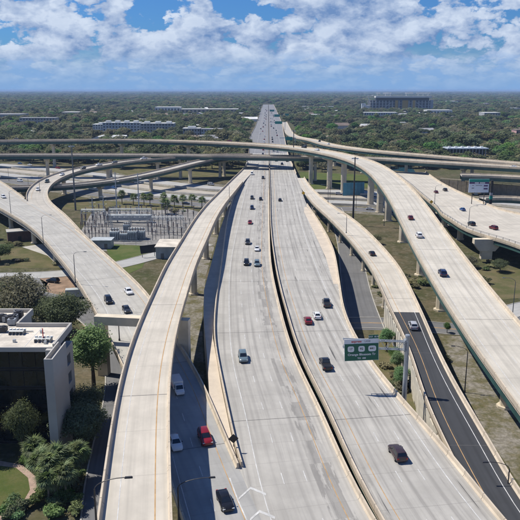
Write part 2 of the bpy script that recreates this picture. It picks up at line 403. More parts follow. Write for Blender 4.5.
def text_mesh(txt, size, mat, bold=0.0):
    cu = bpy.data.curves.new('txt', 'FONT'); cu.body = txt; cu.size = size; cu.align_x = 'CENTER'; cu.align_y = 'CENTER'; cu.extrude = .004; cu.offset = bold; cu.resolution_u = 3
    o = bpy.data.objects.new('txt', cu); COL.objects.link(o); dg = bpy.context.evaluated_depsgraph_get(); dg.update()
    me = bpy.data.meshes.new_from_object(o.evaluated_get(dg)); bpy.data.objects.remove(o); bpy.data.curves.remove(cu)
    me.materials.clear(); me.materials.append(M(mat)); me.name = 'lettering'; return me

# ------------------------------------------------------------------ ribbons: roads and bridges swept along a line
def catmull(P, n=14):
    P = np.asarray(P, float); Q = np.vstack([2*P[0]-P[1], P, 2*P[-1]-P[-2]]); out = []
    for i in range(1, len(Q)-2):
        p0, p1, p2, p3 = Q[i-1:i+3]
        # centripetal parametrisation keeps the curve from overshooting
        t1 = max(np.linalg.norm(p1-p0)**.5, 1e-3); t2 = t1+max(np.linalg.norm(p2-p1)**.5, 1e-3); t3 = t2+max(np.linalg.norm(p3-p2)**.5, 1e-3)
        for k in range(n):
            t = t1+(t2-t1)*k/n
            A1 = (t1-t)/t1*p0+t/t1*p1; A2 = (t2-t)/(t2-t1)*p1+(t-t1)/(t2-t1)*p2; A3 = (t3-t)/(t3-t2)*p2+(t-t2)/(t3-t2)*p3
            B1 = (t2-t)/t2*A1+t/t2*A2; B2 = (t3-t)/(t3-t1)*A2+(t-t1)/(t3-t1)*A3
            out.append((t2-t)/(t2-t1)*B1+(t-t1)/(t2-t1)*B2)
    out.append(P[-1]); return np.array(out)
def resample(P, step, extra=None):
    d = np.r_[0, np.cumsum(np.linalg.norm(np.diff(P[:, :2], axis=0), axis=1))]; n = max(2, int(d[-1]/step)+1); s = np.linspace(0, d[-1], n)
    out = np.stack([np.interp(s, d, P[:, k]) for k in range(P.shape[1])], 1); return out
def smooth(P, it):
    P = P.copy()
    for _ in range(it): P[1:-1] = P[1:-1]*.5+(P[:-2]+P[2:])*.25
    return P
def normals(P):
    t = np.gradient(P[:, :2], axis=0); t /= np.linalg.norm(t, axis=1)[:, None]+1e-9
    return np.stack([-t[:, 1], t[:, 0]], 1)           # pointing left of travel
RIBS = {}; DASH = {}
class Rib:
    def __init__(s, key, C, hw):
        s.key = key; s.C = C; s.hw = hw; s.N = normals(C)
        s.s = np.r_[0, np.cumsum(np.linalg.norm(np.diff(C[:, :2], axis=0), axis=1))]; RIBS[key] = s
    def at_y(s, y): return int(np.abs(s.C[:, 1]-y).argmin())
    def near(s, p): return int(((s.C[:, :2]-np.array([p[0], p[1]]))**2).sum(1).argmin())
def rib_edge(key, pts, side, width, step=4.0, sm=6):
    P = resample(catmull([at(*p) for p in pts]), step); P = smooth(P, sm); n = normals(P)
    sg = -1 if side == 'L' else 1
    C = P.copy(); C[:, :2] += sg*n*width/2; C = smooth(resample(C, step), sm)
    return Rib(key, C, np.full(len(C), width/2))
def rib_two(key, L, R, step=4.0, sm=6, maxw=60):
    l = resample(catmull([at(*p) for p in L]), 2.0); r = resample(catmull([at(*p) for p in R]), 2.0); out = []
    for p in l:
        d = ((r[:, :2]-p[:2])**2).sum(1); j = d.argmin()
        if j in (0, len(r)-1): continue
        out.append(np.r_[(p+r[j])/2, math.sqrt(d[j])/2])
    Q = resample(np.array(out), step); Q = smooth(Q, sm); return Rib(key, Q[:, :3], Q[:, 3])
def sweep(rb, i0, i1, prof, uv=False, closed=True, lo=None, hi=None):
    """prof: (side, off, dz): side -1 left edge, 0 centre, +1 right edge; off in metres to the right"""
    m = MB(); n = len(prof); U = []
    for i in range(i0, i1+1):
        C = rb.C[i]; N = rb.N[i]; h = rb.hw[i]
        for sd, off, dz in prof:
            x = sd*h+off
            m.v.append((C[0]-N[0]*x, C[1]-N[1]*x, C[2]+dz)); U.append((h-x if rb.key == 'A' else x+h, rb.s[i]))
    for a in range(i1-i0):
        for j in range(n if closed else n-1):
            k = a*n; jn = (j+1) % n
            m.f.append((k+j, k+jn, k+n+jn, k+n+j)); m.mi.append(0)
    if closed:
        m.f.append(tuple(range(n-1, -1, -1))); m.f.append(tuple((i1-i0)*n+j for j in range(n))); m.mi += [0, 0]
    if uv: m.uv = U
    return m
BAR = lambda sd: [(sd, 0, -.45), (sd, 0, .95), (sd, -sd*.26, .95), (sd, -sd*.30, .35), (sd, -sd*.50, .06), (sd, -sd*.50, -.45)][::1 if sd > 0 else -1]
def line(rb, parent, side, off, mat, y=None, dash=None, w=.13, name=None, i0=0, i1=None):
    m = MB(); i1 = len(rb.C)-1 if i1 is None else i1
    total = rb.s[i1]; segs = []
    if dash:
        a = rb.s[i0]
        while a < total: segs.append((a, min(a+dash[0], total))); a += dash[1]
    else: segs.append((rb.s[i0], total))
    if dash:
        me = DASH.get((mat, dash[0], w))
        if me is None:
            q = MB(); q.quad([(-w/2, 0, 0), (w/2, 0, 0), (w/2, dash[0], 0), (-w/2, dash[0], 0)]); me = DASH[(mat, dash[0], w)] = q.mesh('lane_dash', mat)
        rest = []
        for a, b in segs:
            P = [float(np.interp(a, rb.s, rb.C[:, k])) for k in range(3)]
            if 40 < P[1] < 330 and abs(P[0]) < P[1]*.42+8 and parent.get('category'):
                P2 = [float(np.interp(b, rb.s, rb.C[:, k])) for k in range(3)]; nn = [float(np.interp((a+b)/2, rb.s, rb.N[:, k])) for k in range(2)]; x = side*float(np.interp(a, rb.s, rb.hw))+off; x2 = side*float(np.interp(b, rb.s, rb.hw))+off
                A = Vector((P[0]-nn[0]*x, P[1]-nn[1]*x, P[2]+.012)); B = Vector((P2[0]-nn[0]*x2, P2[1]-nn[1]*x2, P2[2]+.012)); d = B-A
                mobj('lane_dash', me, parent, A, (math.atan2(d.z, math.hypot(d.x, d.y)), 0, math.atan2(d.y, d.x)-math.pi/2))
            else: rest.append((a, b))
        segs = rest
        if not segs: return
    for a, b in segs:
        ss = np.r_[a, rb.s[(rb.s > a) & (rb.s < b)], b]
        P = np.stack([np.interp(ss, rb.s, rb.C[:, k]) for k in range(3)], 1); N = np.stack([np.interp(ss, rb.s, rb.N[:, k]) for k in range(2)], 1); h = np.interp(ss, rb.s, rb.hw)
        k0 = len(m.v)
        for p, nn, hh in zip(P, N, h):
            for o in (-w/2, w/2):
                x = side*hh+off+o; m.v.append((p[0]-nn[0]*x, p[1]-nn[1]*x, p[2]+.012))
        for i in range(len(ss)-1):
            k = k0+2*i; m.f.append((k, k+1, k+3, k+2)); m.mi.append(0)
    o = m.build(name or ('dashed_line' if dash else 'edge_line'), mat, parent)
    if dash: o['kind'] = 'stuff'
    return o
def pier(rb, i, parent, ztop, cols=1, w=2.6, d=2.2, capw=None, mat='pier', z0=0.0, off=0.0, spread=None, caph=1.8):
    C = rb.C[i]; N = rb.N[i]; rz = math.atan2(N[1], N[0]); cx, cy = C[0]-N[0]*off, C[1]-N[1]*off
    capw = capw or rb.hw[i]*2*.8; sp = spread or capw*.5
    offs = [0] if cols == 1 else ([-sp/2, sp/2] if cols == 2 else [-sp/2, 0, sp/2]); first = None
    cap = MB()
    # hammerhead cap: a slab with haunched ends
    hw_ = capw/2; b = (w/2 if cols == 1 else sp/2+w/2)
    prof = [(-hw_, ztop), (hw_, ztop), (hw_, ztop-caph*.45), (b, ztop-caph), (-b, ztop-caph), (-hw_, ztop-caph*.45)]
    k = len(cap.v)
    for s2 in (-d*.55, d*.55):
        for a, z in prof: cap.v.append((a, s2, z))
    n = 6; cap.f.append(tuple(range(n))); cap.f.append(tuple(range(2*n-1, n-1, -1)))
    for j in range(n): cap.f.append(((j+1) % n, j, n+j, n+(j+1) % n))
    cap.mi = [0]*8
    for q in offs:
        m = MB(); ch = .32*min(w, d)
        poly = [(-w/2+ch, -d/2), (w/2-ch, -d/2), (w/2, -d/2+ch), (w/2, d/2-ch), (w/2-ch, d/2), (-w/2+ch, d/2), (-w/2, d/2-ch), (-w/2, -d/2+ch)]
        m.prism(poly, z0, ztop-caph+.02); m.prism([(x*1.35, y*1.35) for x, y in poly], z0, z0+.5)
        o = m.build('pier', mat, parent, (cx+N[0]*q, cy+N[1]*q, 0), rz)
        if first is None:
            first = o; c = cap.build('pier_cap', mat, o, (-q, 0, 0), 0)
    return first
def viaduct(rb, name, label, cat='viaduct', deck='deck_ramp', bar='barrier', girder='concrete_beam', gd=1.6, ng=4, span=40, skipL=None, skipR=None, piers=None, pk=None,
            breaks=(), mats=None, group=None, joints=True, jw=.13, gap=False):
    """a bridge: deck spans, barriers, girders, piers"""
    n = len(rb.C); c0 = rb.C[0]
    T = empty(name, (0, 0, 0), 0, label, cat, group)
    cuts = [0]; 
    for i in range(1, n-1):
        if rb.s[i]-rb.s[cuts[-1]] >= span and rb.s[-1]-rb.s[i] > span*.5: cuts.append(i)
    for y in breaks: cuts.append(rb.at_y(y))
    cuts = sorted(set(cuts+[n-1])); bset = set()
    for a, b in zip(cuts, cuts[1:]):
        mid = rb.C[(a+b)//2]; dm = mats(mid) if mats else deck
        sweep(rb, a, b, [(-1, 0, 0), (1, 0, 0), (1, 0, -.28), (-1, 0, -.28)], uv=True).build('deck_span', dm, T)
        for sd, sk in ((-1, skipL), (1, skipR)):
            # split the range where no barrier stands
            run = [i for i in range(a, b+1) if not (sk and any(lo <= rb.C[i][1] <= hi for lo, hi in sk))]
            if len(run) > 1 and run[-1]-run[0] == len(run)-1:
                sweep(rb, run[0], run[-1], BAR(sd), uv=True).build('barrier', bar, T)
            elif len(run) > 1:
                br = [k for k in range(1, len(run)) if run[k] != run[k-1]+1][0]
                for rr in (run[:br], run[br:]):
                    if len(rr) > 1: sweep(rb, rr[0], rr[-1], BAR(sd), uv=True).build('barrier', bar, T)
    if joints:
        for a in cuts[1:-1]:
            m = MB(); C = rb.C[a]; N = rb.N[a]; h = rb.hw[a]-.5; t = Vector((N[1], -N[0]))
            for x in (-h, h):
                for q in (-jw/2, jw/2): m.v.append((C[0]-N[0]*x+t.x*q, C[1]-N[1]*x+t.y*q, C[2]+.008))
            m.f.append((0, 1, 3, 2)); m.mi.append(0); m.build('expansion_joint', 'joint', T)
    if girder:
        for k in range(ng):
            f = -1+2*(k+.5)/ng if ng > 2 else (-.62, .62)[k]
            a, b = (0, n-1)
            m = MB()
            for i in range(n):
                C = rb.C[i]; N = rb.N[i]; x = f*rb.hw[i] if 0 < k < ng-1 else math.copysign(rb.hw[i]-.75, f)
                for q, dz in ((-.22, -.285), (.22, -.285), (.22, -.285-gd), (-.22, -.285-gd)):
                    m.v.append((C[0]-N[0]*(x+q), C[1]-N[1]*(x+q), C[2]+dz))
            for i in range(n-1):
                for j in range(4): kk = 4*i; m.f.append((kk+j, kk+(j+1) % 4, kk+4+(j+1) % 4, kk+4+j)); m.mi.append(0)
            m.build('girder', girder, T)
    for y in (piers or ()):
        i = rb.at_y(y) if not isinstance(y, tuple) else y[0]
        pier(rb, i, T, rb.C[i][2]-.28-gd-.02, **(pk or {}))
    return T
def piers_every(rb, T, d0, dd, gd, skip=None, **kw):
    q = d0
    while q < rb.s[-1]-5:
        i = int(np.abs(rb.s-q).argmin())
        if not (skip and skip(rb.C[i])): pier(rb, i, T, rb.C[i][2]-.28-gd-.02, **kw)
        q += dd

# ------------------------------------------------------------------ ground
g = MB(); xs = [-30000, -12000, -5000, -2000, -900, -400, -150, 0, 150, 400, 900, 2000, 5000, 12000, 30000]; ys = [-30000, -8000, -2000, -500, 0, 100, 200, 300, 450, 650, 1000, 1800, 3500, 7000, 14000, 30000]
for y in ys: g.v += [(x, y, 0) for x in xs]
for j in range(len(ys)-1):
    for i in range(len(xs)-1): k = j*len(xs)+i; g.f.append((k, k+1, k+1+len(xs), k+len(xs))); g.mi.append(0)
tag(g.build('ground', 'ground'), kind='structure')
def patch(name, pts, mat, z=.02, world=False, kind='structure'):
    m = MB(); P = [Vector(p) if world else at(p[0], p[1], 0) for p in pts]
    m.v = [(p[0], p[1], z) for p in P]; m.f = [tuple(range(len(P)))]; m.mi = [0]
    o = m.build(name, mat); tag(o, kind=kind); return o

# ------------------------------------------------------------------ the freeway pair
def zmain(y): return float(np.interp(y, [0, 560, 900, 5000], [8, 8, 2.2, 2.2]))
def mainpts(pts, dz=0.0):
    """image-pixel edge points on the freeway, whose height falls with distance"""
    out = []
    for px, py in pts:
        z = 8.0
        for _ in range(6): z = zmain(at(px, py, z+dz).y)
        out.append((px, py, z+dz))
    return out
farL = [(248, 157), (250, 137), (255.5, 126), (261, 109.5), (263.2, 104.5)]
farM = [(268.6, 157), (268.4, 137), (268.3, 126), (268.3, 109.5), (268.2, 104.5)]
farR = [(289, 157), (284, 134), (281.4, 122), (276, 109.5), (273.4, 104.5)]
A_L = [(300, 610), (262, 520), (240, 472), (233, 440), (222, 387), (213.5, 338), (214, 318), (217, 290), (221, 262), (226.5, 222), (231.5, 203), (237, 187), (241, 176)]+farL
A_R = [(428, 610), (372, 520), (347, 473), (322, 414), (295, 359), (279, 304), (271.5, 267), (269.6, 231), (269, 190)]+farM
B_L = [(434, 610), (378.5, 520), (354, 473), (329, 414), (301, 359), (284, 304), (275.5, 267), (270.8, 231), (269.8, 190)]+[(x+.4, y) for x, y in farM]
B_R = [(580, 610), (500, 520), (443, 447), (403, 403), (370, 362), (346, 318), (340, 285), (334, 252), (324, 231), (314, 215), (306, 203), (301, 187), (294, 168)]+farR
rA = rib_two('A', mainpts(A_L), mainpts(A_R), 5, 5); rB = rib_two('B', mainpts(B_L, .35), mainpts(B_R, .35), 5, 5)
TA = viaduct(rA, 'freeway_viaduct', 'wide grey concrete freeway viaduct with patched surface, left of the dark median gap', deck='deck_A', bar='barrier', gd=1.5, ng=4, span=42,
             skipL=[(-50, 93.5), (395, 560)], skipR=[(400, 5000)], mats=lambda c: 'deck_farmain' if c[1] > 660 else 'deck_A')
TB = viaduct(rB, 'freeway_viaduct', 'wide grey concrete freeway viaduct running under the green exit sign, right of the median gap', deck='deck_B', bar='barrier', girder='green_steel', gd=1.5, ng=4, span=42,
             skipR=[(345, 470)], mats=lambda c: 'deck_farmain' if c[1] > 660 else 'deck_B')
for rb, T in ((rA, TA), (rB, TB)):
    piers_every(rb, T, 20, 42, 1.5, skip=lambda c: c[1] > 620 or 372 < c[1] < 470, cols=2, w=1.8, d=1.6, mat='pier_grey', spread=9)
    end = rb.at_y(2400)
    if rb is rA:
        line(rb, T, 1, -3.2, 'line_yellow', w=.13, i1=end)
        for o in (-6.7, -10.2): line(rb, T, 1, o, 'line_white', dash=(3.05, 12.2), w=.13, i1=end)
        line(rb, T, 1, -13.7, 'line_white', w=.15, i1=end)
    else:
        line(rb, T, -1, 2.7, 'line_yellow', w=.13, i1=end)
        for o in (6.3, 9.9): line(rb, T, -1, o, 'line_white', dash=(3.05, 12.2), w=.13, i1=end)
        line(rb, T, -1, 13.5, 'line_white', w=.15, i1=end)
        i0 = rb.at_y(190); line(rb, T, -1, 17.1, 'line_white', dash=(1, 4), w=.18, i0=i0, i1=rb.at_y(400))

# beige concrete shoulder widening toward the exit gore
sp_ = [(304.5, 204.5), (313.5, 215.5), (323.4, 231.5), (333.2, 252), (339.4, 284), (333.5, 284), (326, 258), (314.5, 233), (304, 212)]
m = MB(); m.v = [tuple(at(x, y, 8.366)) for x, y in sp_]; m.f = [tuple(range(len(sp_)-1, -1, -1))]; m.mi = [0]; m.build('shoulder_pad', 'pad', TB)
# ------------------------------------------------------------------ left connector (E) that dives under the ramp and joins the freeway (D)
ED_L = [(212, 610, 8), (182, 520, 8), (160, 454, 8), (140, 408, 8), (122, 368, 8), (110, 342, 8), (95.4, 314, 8.1), (77, 283, 8.3), (58.5, 258.5, 8.7), (31, 229, 9.2), (0, 209.5, 9.7), (-50, 182, 10.5)]
ED_R = [(300, 610, 7.99), (262, 520, 7.99), (240, 472, 7.99), (222, 430, 8), (204, 387, 8), (190, 362, 8), (175, 338, 8), (148, 296, 8.2), (123, 271, 8.4), (101.5, 252, 8.7), (74, 228, 9.1), (49, 213.5, 9.4), (27.7, 201, 9.7), (0, 182, 10.2), (-50, 158, 11)]
rE = rib_two('E', ED_L, ED_R, 4, 6)
TE = viaduct(rE, 'connector_viaduct', 'three lane concrete connector crossing the left side and passing beneath the tall curved ramp', deck='deck_E', bar='barrier', gd=1.7, ng=4, span=36,
             skipR=[(-50, 93), (272, 346)], mats=lambda c: 'deck_D' if c[1] < 150 else 'deck_E')
piers_every(rE, TE, 78, 42, 1.7, cols=2, w=1.9, d=1.7, spread=8, skip=lambda c: c[1] < 115)
iD = rE.at_y(168)
line(rE, TE, 1, -2.2, 'line_yellow'); line(rE, TE, 1, -5.8, 'line_white', dash=(3.05, 9.2)); line(rE, TE, 1, -9.4, 'line_white', i1=iD)
line(rE, TE, 1, -9.4, 'line_white', dash=(3.05, 9.2), i0=iD); line(rE, TE, 1, -12.9, 'line_white', i0=iD, w=.15)
# concrete gore pad beside the freeway's left barrier
pp = [(240, 471), (231, 447), (209.5, 398), (206.5, 350), (203.5, 315), (204, 290), (210.5, 266), (220.5, 228), (228, 207), (231, 203.3), (226.2, 222), (220.6, 262), (216.6, 290), (213.6, 318), (213, 338), (221.4, 387), (232.4, 440)]
m = MB(); poly = [at(x, y, 8.03) for x, y in pp]; m.prism([(p.x, p.y) for p in poly], 0, 8.03); m.build('gore_pad', 'pad', TA)
# slab that closes the nose of the gore where the two decks join
m = MB(); P = [at(x, y, 7.978) for x, y in ((232, 458), (241, 458), (262, 500), (290, 560), (320, 610), (280, 610), (245, 530))]; m.prism([(p.x, p.y) for p in P][::-1], 7.5, 7.978); m.build('gore_slab', 'pavement', TA)
# chevrons of the painted gore
for (a, b, c) in (((238.5, 500), (250.5, 489), (266, 495.5)), ((250, 521), (259.5, 512.5), (275, 519)), ((262, 545), (270, 537), (286, 543))):
    m = MB(); A, B, C_ = (at(x, y, 8.02) for x, y in (a, b, c)); k = Vector((0, .6, 0))
    for p, q in ((A, B), (B, C_)): m.quad([p, q, q+k, p+k])
    m.build('chevron', 'line_white', TA)
m = MB(); P = [at(x, y, 8.018) for x, y in ((229, 478), (237, 500), (246, 520), (262, 556))]
for p, q in zip(P, P[1:]): m.quad([p, p+Vector((.22, 0, 0)), q+Vector((.22, 0, 0)), q])
m.build('edge_line', 'line_white', TA)

# ------------------------------------------------------------------ tall curved ramp (C)
C_L = [(84, 620, 17), (91, 570, 17), (98, 520, 17), (105, 467, 17), (117.5, 390, 17), (124, 365, 17), (140, 321, 17), (155, 290, 17), (163.5, 270, 17), (178.5, 246, 16.7), (194, 221, 15.4), (206, 206, 13.6), (218.5, 193.5, 11.0), (232, 180, 8.8), (242, 170.5, 8.06), (248, 163, 8.05)]
rC = rib_edge('C', C_L, 'L', 8.5, 4, 8)
TC = viaduct(rC, 'curved_ramp', 'tall single lane curved concrete ramp in the left foreground with orange edge line', cat='ramp', deck='deck_ramp', bar='barrier', gd=2.0, ng=3, span=46, skipR=[(425, 900)])
line(rC, TC, -1, 2.2, 'line_white', w=.11); line(rC, TC, 1, -2.0, 'line_yellow', w=.15)
for y in (215, 262, 308, 352): i = rC.at_y(y); pier(rC, i, TC, rC.C[i][2]-2.3, w=2.4, d=2.0, capw=6.8)
# straddle bent that carries the ramp over the connector
bz = 14.65
m = MB(); p0 = at(95.5, 315, bz); p1 = Vector((-16.0, p0.y-3, bz)); mid = (p0+p1)/2; L = (p1-p0).length; rz = math.atan2(p1.y-p0.y, p1.x-p0.x)
m.box((0, 0, -1.0), (L, 2.2, 2.0)); bent = m.build('straddle_beam', 'pier', TC, tuple(mid), rz)
for sx in (-1, 1):
    m = MB(); m.box((0, 0, 0), (2.4, 2.0, bz-2.02)); m.build('pier', 'pier', TC, (mid.x+sx*(L/2-1.3)*math.cos(rz), mid.y+sx*(L/2-1.3)*math.sin(rz), (bz-2.02)/2), rz)

# ------------------------------------------------------------------ loop ramp (F) joining the connector
F_L = [(62, 232, 9.25), (42, 213, 9.45), (28, 201, 9.7), (27.5, 190, 10.3), (37.5, 179, 11.4), (55, 171, 12.5), (82, 164.8, 13.6), (130, 158.2, 14.8), (180, 153.5, 15.8), (222, 152, 16.6), (250, 152, 16.9)]
F_R = [(86, 238, 8.6), (66, 216, 9.2), (50, 202.5, 9.7), (47.5, 192.5, 10.3), (55, 182.5, 11.4), (67.5, 176, 12.4), (85, 170.3, 13.4), (105, 166.5, 14.1), (130, 162.2, 14.8), (180, 157.6, 15.8), (222, 156, 16.6), (250, 156, 16.9)]
rF = rib_edge('F', F_R, 'R', 11.0, 4, 8)
TF = viaduct(rF, 'loop_ramp', 'curving single lane loop ramp merging onto the connector at far left', cat='ramp', deck='deck_far', girder='green_steel', gd=1.9, ng=3, span=50, skipL=[(0, 346), (560, 700)])
line(rF, TF, -1, 2.6, 'line_yellow', i0=rF.at_y(350)); line(rF, TF, 1, -2.2, 'line_white')
piers_every(rF, TF, 95, 46, 1.9, w=2.6, d=2.2, capw=7)

# ------------------------------------------------------------------ highest flyover (G)
G_E = [(560, 470, 9.4), (520, 413, 10.2), (480, 358, 11.6), (454.7, 320, 12.6), (427, 274, 14.2), (408.5, 240, 16), (390, 202, 18.6), (378, 184, 20.2), (365, 170.5, 21.6), (347, 160.6, 22.8), (325, 154.8, 23.5), (301, 150.2, 24), (270, 146.6, 24), (230, 144.2, 24), (180, 142.2, 23.5), (130, 141, 23), (60, 141.2, 22.5), (0, 141.8, 22), (-70, 143.5, 21.5)]
rG = rib_edge('G', G_E, 'L', 14.2, 5, 8)
TG = viaduct(rG, 'flyover', 'highest flyover sweeping across the background and down the right side', deck='deck_flyover', girder='green_steel', gd=2.1, ng=4, span=60)
line(rG, TG, -1, 2.4, 'line_white'); line(rG, TG, 1, -3.2, 'line_white'); line(rG, TG, -1, 6.6, 'line_white', dash=(3.05, 12.2))
for y in (133, 196, 238, 290, 340, 366, 392, 442, 462): i = rG.at_y(y); pier(rG, i, TG, rG.C[i][2]-2.45, w=3.6, d=2.4, capw=10.5, caph=2.2)
i = rG.near((xof(306, 483, 0), 483)); pier(rG, i, TG, rG.C[i][2]-2.45, w=3.0, d=2.4, capw=10.5, caph=2.2)
q = rG.s[i]+70
while q < rG.s[-1]-5:
    j = int(np.abs(rG.s-q).argmin())
    if abs(rG.C[j][0]-2) > 22: pier(rG, j, TG, rG.C[j][2]-2.45, w=3.2, d=2.4, capw=10, caph=2.2)
    q += 62

# ------------------------------------------------------------------ straight crossing deck (M), outer ramp (H), low ramp (I)
rM = rib_edge('M', [(-70, 156.5, 17), (0, 156, 17), (130, 156, 17), (230, 157, 17), (300, 158, 17), (374, 159.7, 17), (420, 162.6, 17), (520, 168.6, 17), (590, 173, 17)], 'R', 13, 6, 4)
TM = viaduct(rM, 'crossing_overpass', 'long straight overpass crossing the freeway below the highest flyover', cat='overpass', deck='deck_far', girder='green_steel', gd=2.2, ng=3, span=70)
piers_every(rM, TM, 30, 52, 2.2, w=2.8, d=2.2, capw=9, skip=lambda c: -18 < c[0] < 26)
line(rM, TM, 1, -2.4, 'line_white'); line(rM, TM, -1, 2.4, 'line_white')
rH = rib_edge('H', [(281.5, 122, 2.4), (283.4, 128, 3.5), (286, 134, 7), (292, 137.4, 10), (306, 140.2, 14), (330, 146.6, 17.5), (374, 152.4, 18.5), (420, 156.4, 18.5), (520, 165, 18), (590, 170, 18)], 'R', 11, 6, 6)
TH = viaduct(rH, 'outer_ramp', 'pale ramp leaving the far freeway to the right behind the flyover', cat='ramp', deck='deck_far', girder='green_steel', gd=1.9, ng=3, span=70)
piers_every(rH, TH, 330, 52, 1.9, w=2.6, d=2.0, capw=8)
rI = rib_edge('I', [(-50, 190.5, 8.5), (25, 188.5, 8.8), (60, 187.6, 9), (100, 184, 9.6), (130, 179.4, 10.4), (165, 172.3, 12), (195, 164.6, 13.6), (222, 158.5, 14.6), (250, 155, 15)], 'R', 9.5, 5, 6)
TI = viaduct(rI, 'lower_ramp', 'low ramp with green girders rising beneath the loop ramp toward the freeway', cat='ramp', deck='deck_far', girder='green_steel', gd=1.8, ng=3, span=60)
piers_every(rI, TI, 40, 44, 1.8, w=2.6, d=2.0, capw=7.5, skip=lambda c: c[0] > -24)
line(rI, TI, -1, 2.2, 'line_white'); line(rI, TI, 1, -2.2, 'line_yellow')

# ------------------------------------------------------------------ exit ramp (R) right of the freeway
R_L = [(560, 640, 6.6), (482, 520, 6.8), (447, 451, 7.2), (425, 403, 7.5), (409.6, 353, 7.7), (389, 309, 8), (370, 268.5, 8.2), (347, 238.5, 8.3), (329.6, 220, 8.4), (312, 203.5, 8.4), (302.5, 190, 8.4), (297, 178, 8.36)]
R_R = [(640, 640, 6.6), (542, 530, 6.8), (512, 484, 7), (491.7, 447, 7.2), (465, 403, 7.5), (443, 362, 7.7), (421, 312, 8), (401, 271, 8.2), (386, 252, 8.25), (372, 237, 8.3), (354, 221, 8.35), (331, 205.5, 8.4), (312, 189, 8.4), (303, 176, 8.36), (298, 170, 8.36)]
rR = rib_two('R', R_L, R_R, 4, 8)
TR = viaduct(rR, 'exit_ramp', 'curved exit ramp whose near half is dark asphalt, right of the freeway', cat='ramp', deck='deck_ramp', girder=None, span=40, breaks=(172,), mats=lambda c: 'deck_asphalt' if c[1] < 172 else 'deck_ramp', skipL=[(372, 900)])
line(rR, TR, -1, 2.3, 'line_yellow'); line(rR, TR, 1, -1.7, 'line_white')
# elevated half: green girders and small piers; near half: earth fill between panelled retaining walls
i0 = rR.at_y(182)
for k, f in enumerate((-1, 0, 1)):
    prof = [(f, -f*.8-.2, -.285), (f, -f*.8+.2, -.285), (f, -f*.8+.2, -1.7), (f, -f*.8-.2, -1.7)]
    sweep(rR, i0, len(rR.C)-1, prof).build('girder', 'green_steel', TR)
for y in (200, 222, 244, 266, 290, 316, 345): i = rR.at_y(y); pier(rR, i, TR, rR.C[i][2]-1.73, cols=2, w=1.1, d=1.1, capw=7, caph=1.1, spread=4.4)
sweep(rR, 0, i0, [(-1, .35, -.285), (1, -.35, -.285), (1, -.35, -8.6), (-1, .35, -8.6)]).build('wall_core', 'barrier_grey', TR)
pan = MB(); pan.box((0, 0, 0), (2.92, .16, 1.72)); pan_me = pan.mesh('wall_panel', 'wall_panel')
for sd in (-1, 1):
    q = rR.s[rR.at_y(78)]+1.5; col = 0
    while q < rR.s[i0]:
        ii = int(np.clip(np.searchsorted(rR.s, q), 1, len(rR.s)-1)); f = (q-rR.s[ii-1])/(rR.s[ii]-rR.s[ii-1])
        Cq = rR.C[ii-1]*(1-f)+rR.C[ii]*f; Nq = rR.N[ii-1]*(1-f)+rR.N[ii]*f; hq = rR.hw[ii-1]*(1-f)+rR.hw[ii]*f
        x = sd*(hq-.28); zt = Cq[2]-.46
        for r in range(4):
            zc = zt-.9-1.76*r-(.88 if col % 2 else 0)
            if zc < .5: break
            mobj('wall_panel', pan_me, TR, (Cq[0]-Nq[0]*x, Cq[1]-Nq[1]*x, zc), (0, 0, math.atan2(Nq[1], Nq[0])-math.pi/2))
        q += 3.0; col += 1

# ------------------------------------------------------------------ right-hand toll deck (J) and its neighbours
J_L = [(620, 292, 9.5), (560, 264, 9.5), (520, 248, 9.5), (497, 240, 9.5), (473, 234, 9.5), (431, 204, 9.3), (410, 186, 9), (392, 172, 8.6)]
J_R = [(640, 246, 9.5), (560, 226, 9.5), (520, 214, 9.5), (501, 210, 9.5), (476, 200, 9.5), (454, 190, 9.3), (440, 182.5, 9), (424, 171, 8.6), (416, 165, 8.5)]
rJ = rib_two('J', J_L, J_R, 4, 5)
TJ = viaduct(rJ, 'toll_viaduct', 'broad pale viaduct with railed edge behind the flyover at far right', deck='deck_ramp', girder='green_steel', gd=1.8, ng=4, span=46)
for y in (300, 328, 356, 384): i = rJ.at_y(y); pier(rJ, i, TJ, rJ.C[i][2]-2.1, cols=2, w=2.6, d=2.2, spread=rJ.hw[i]*1.3, capw=rJ.hw[i]*1.9)
for o in (3.4, 7.0, 10.6): line(rJ, TJ, -1, o, 'line_white', dash=(3.05, 9.2) if o > 4 else None)
# big bent at the near corner of the toll deck
q = at(486.5, 246.5, 6.3); m = MB()
prof = [(-5.2, 3.1), (5.2, 3.1), (5.2, 1.2), (3.0, -1.6), (2.0, -1.6), (-2.0, -1.6), (-3.0, -1.6), (-5.2, 1.2)]
for yy in (-1.4, 1.4): m.v += [(a, yy, b) for a, b in prof]
m.f = [tuple(range(8)), tuple(range(15, 7, -1))]+[((j+1) % 8, j, 8+j, 8+(j+1) % 8) for j in range(8)]; m.mi = [0]*10; bc = m.build('corner_bent', 'pier', TJ, tuple(q))
m = MB(); m.box((0, 0, -3.2), (4.2, 2.2, 3.3)); m.build('bent_column', 'pier', bc)
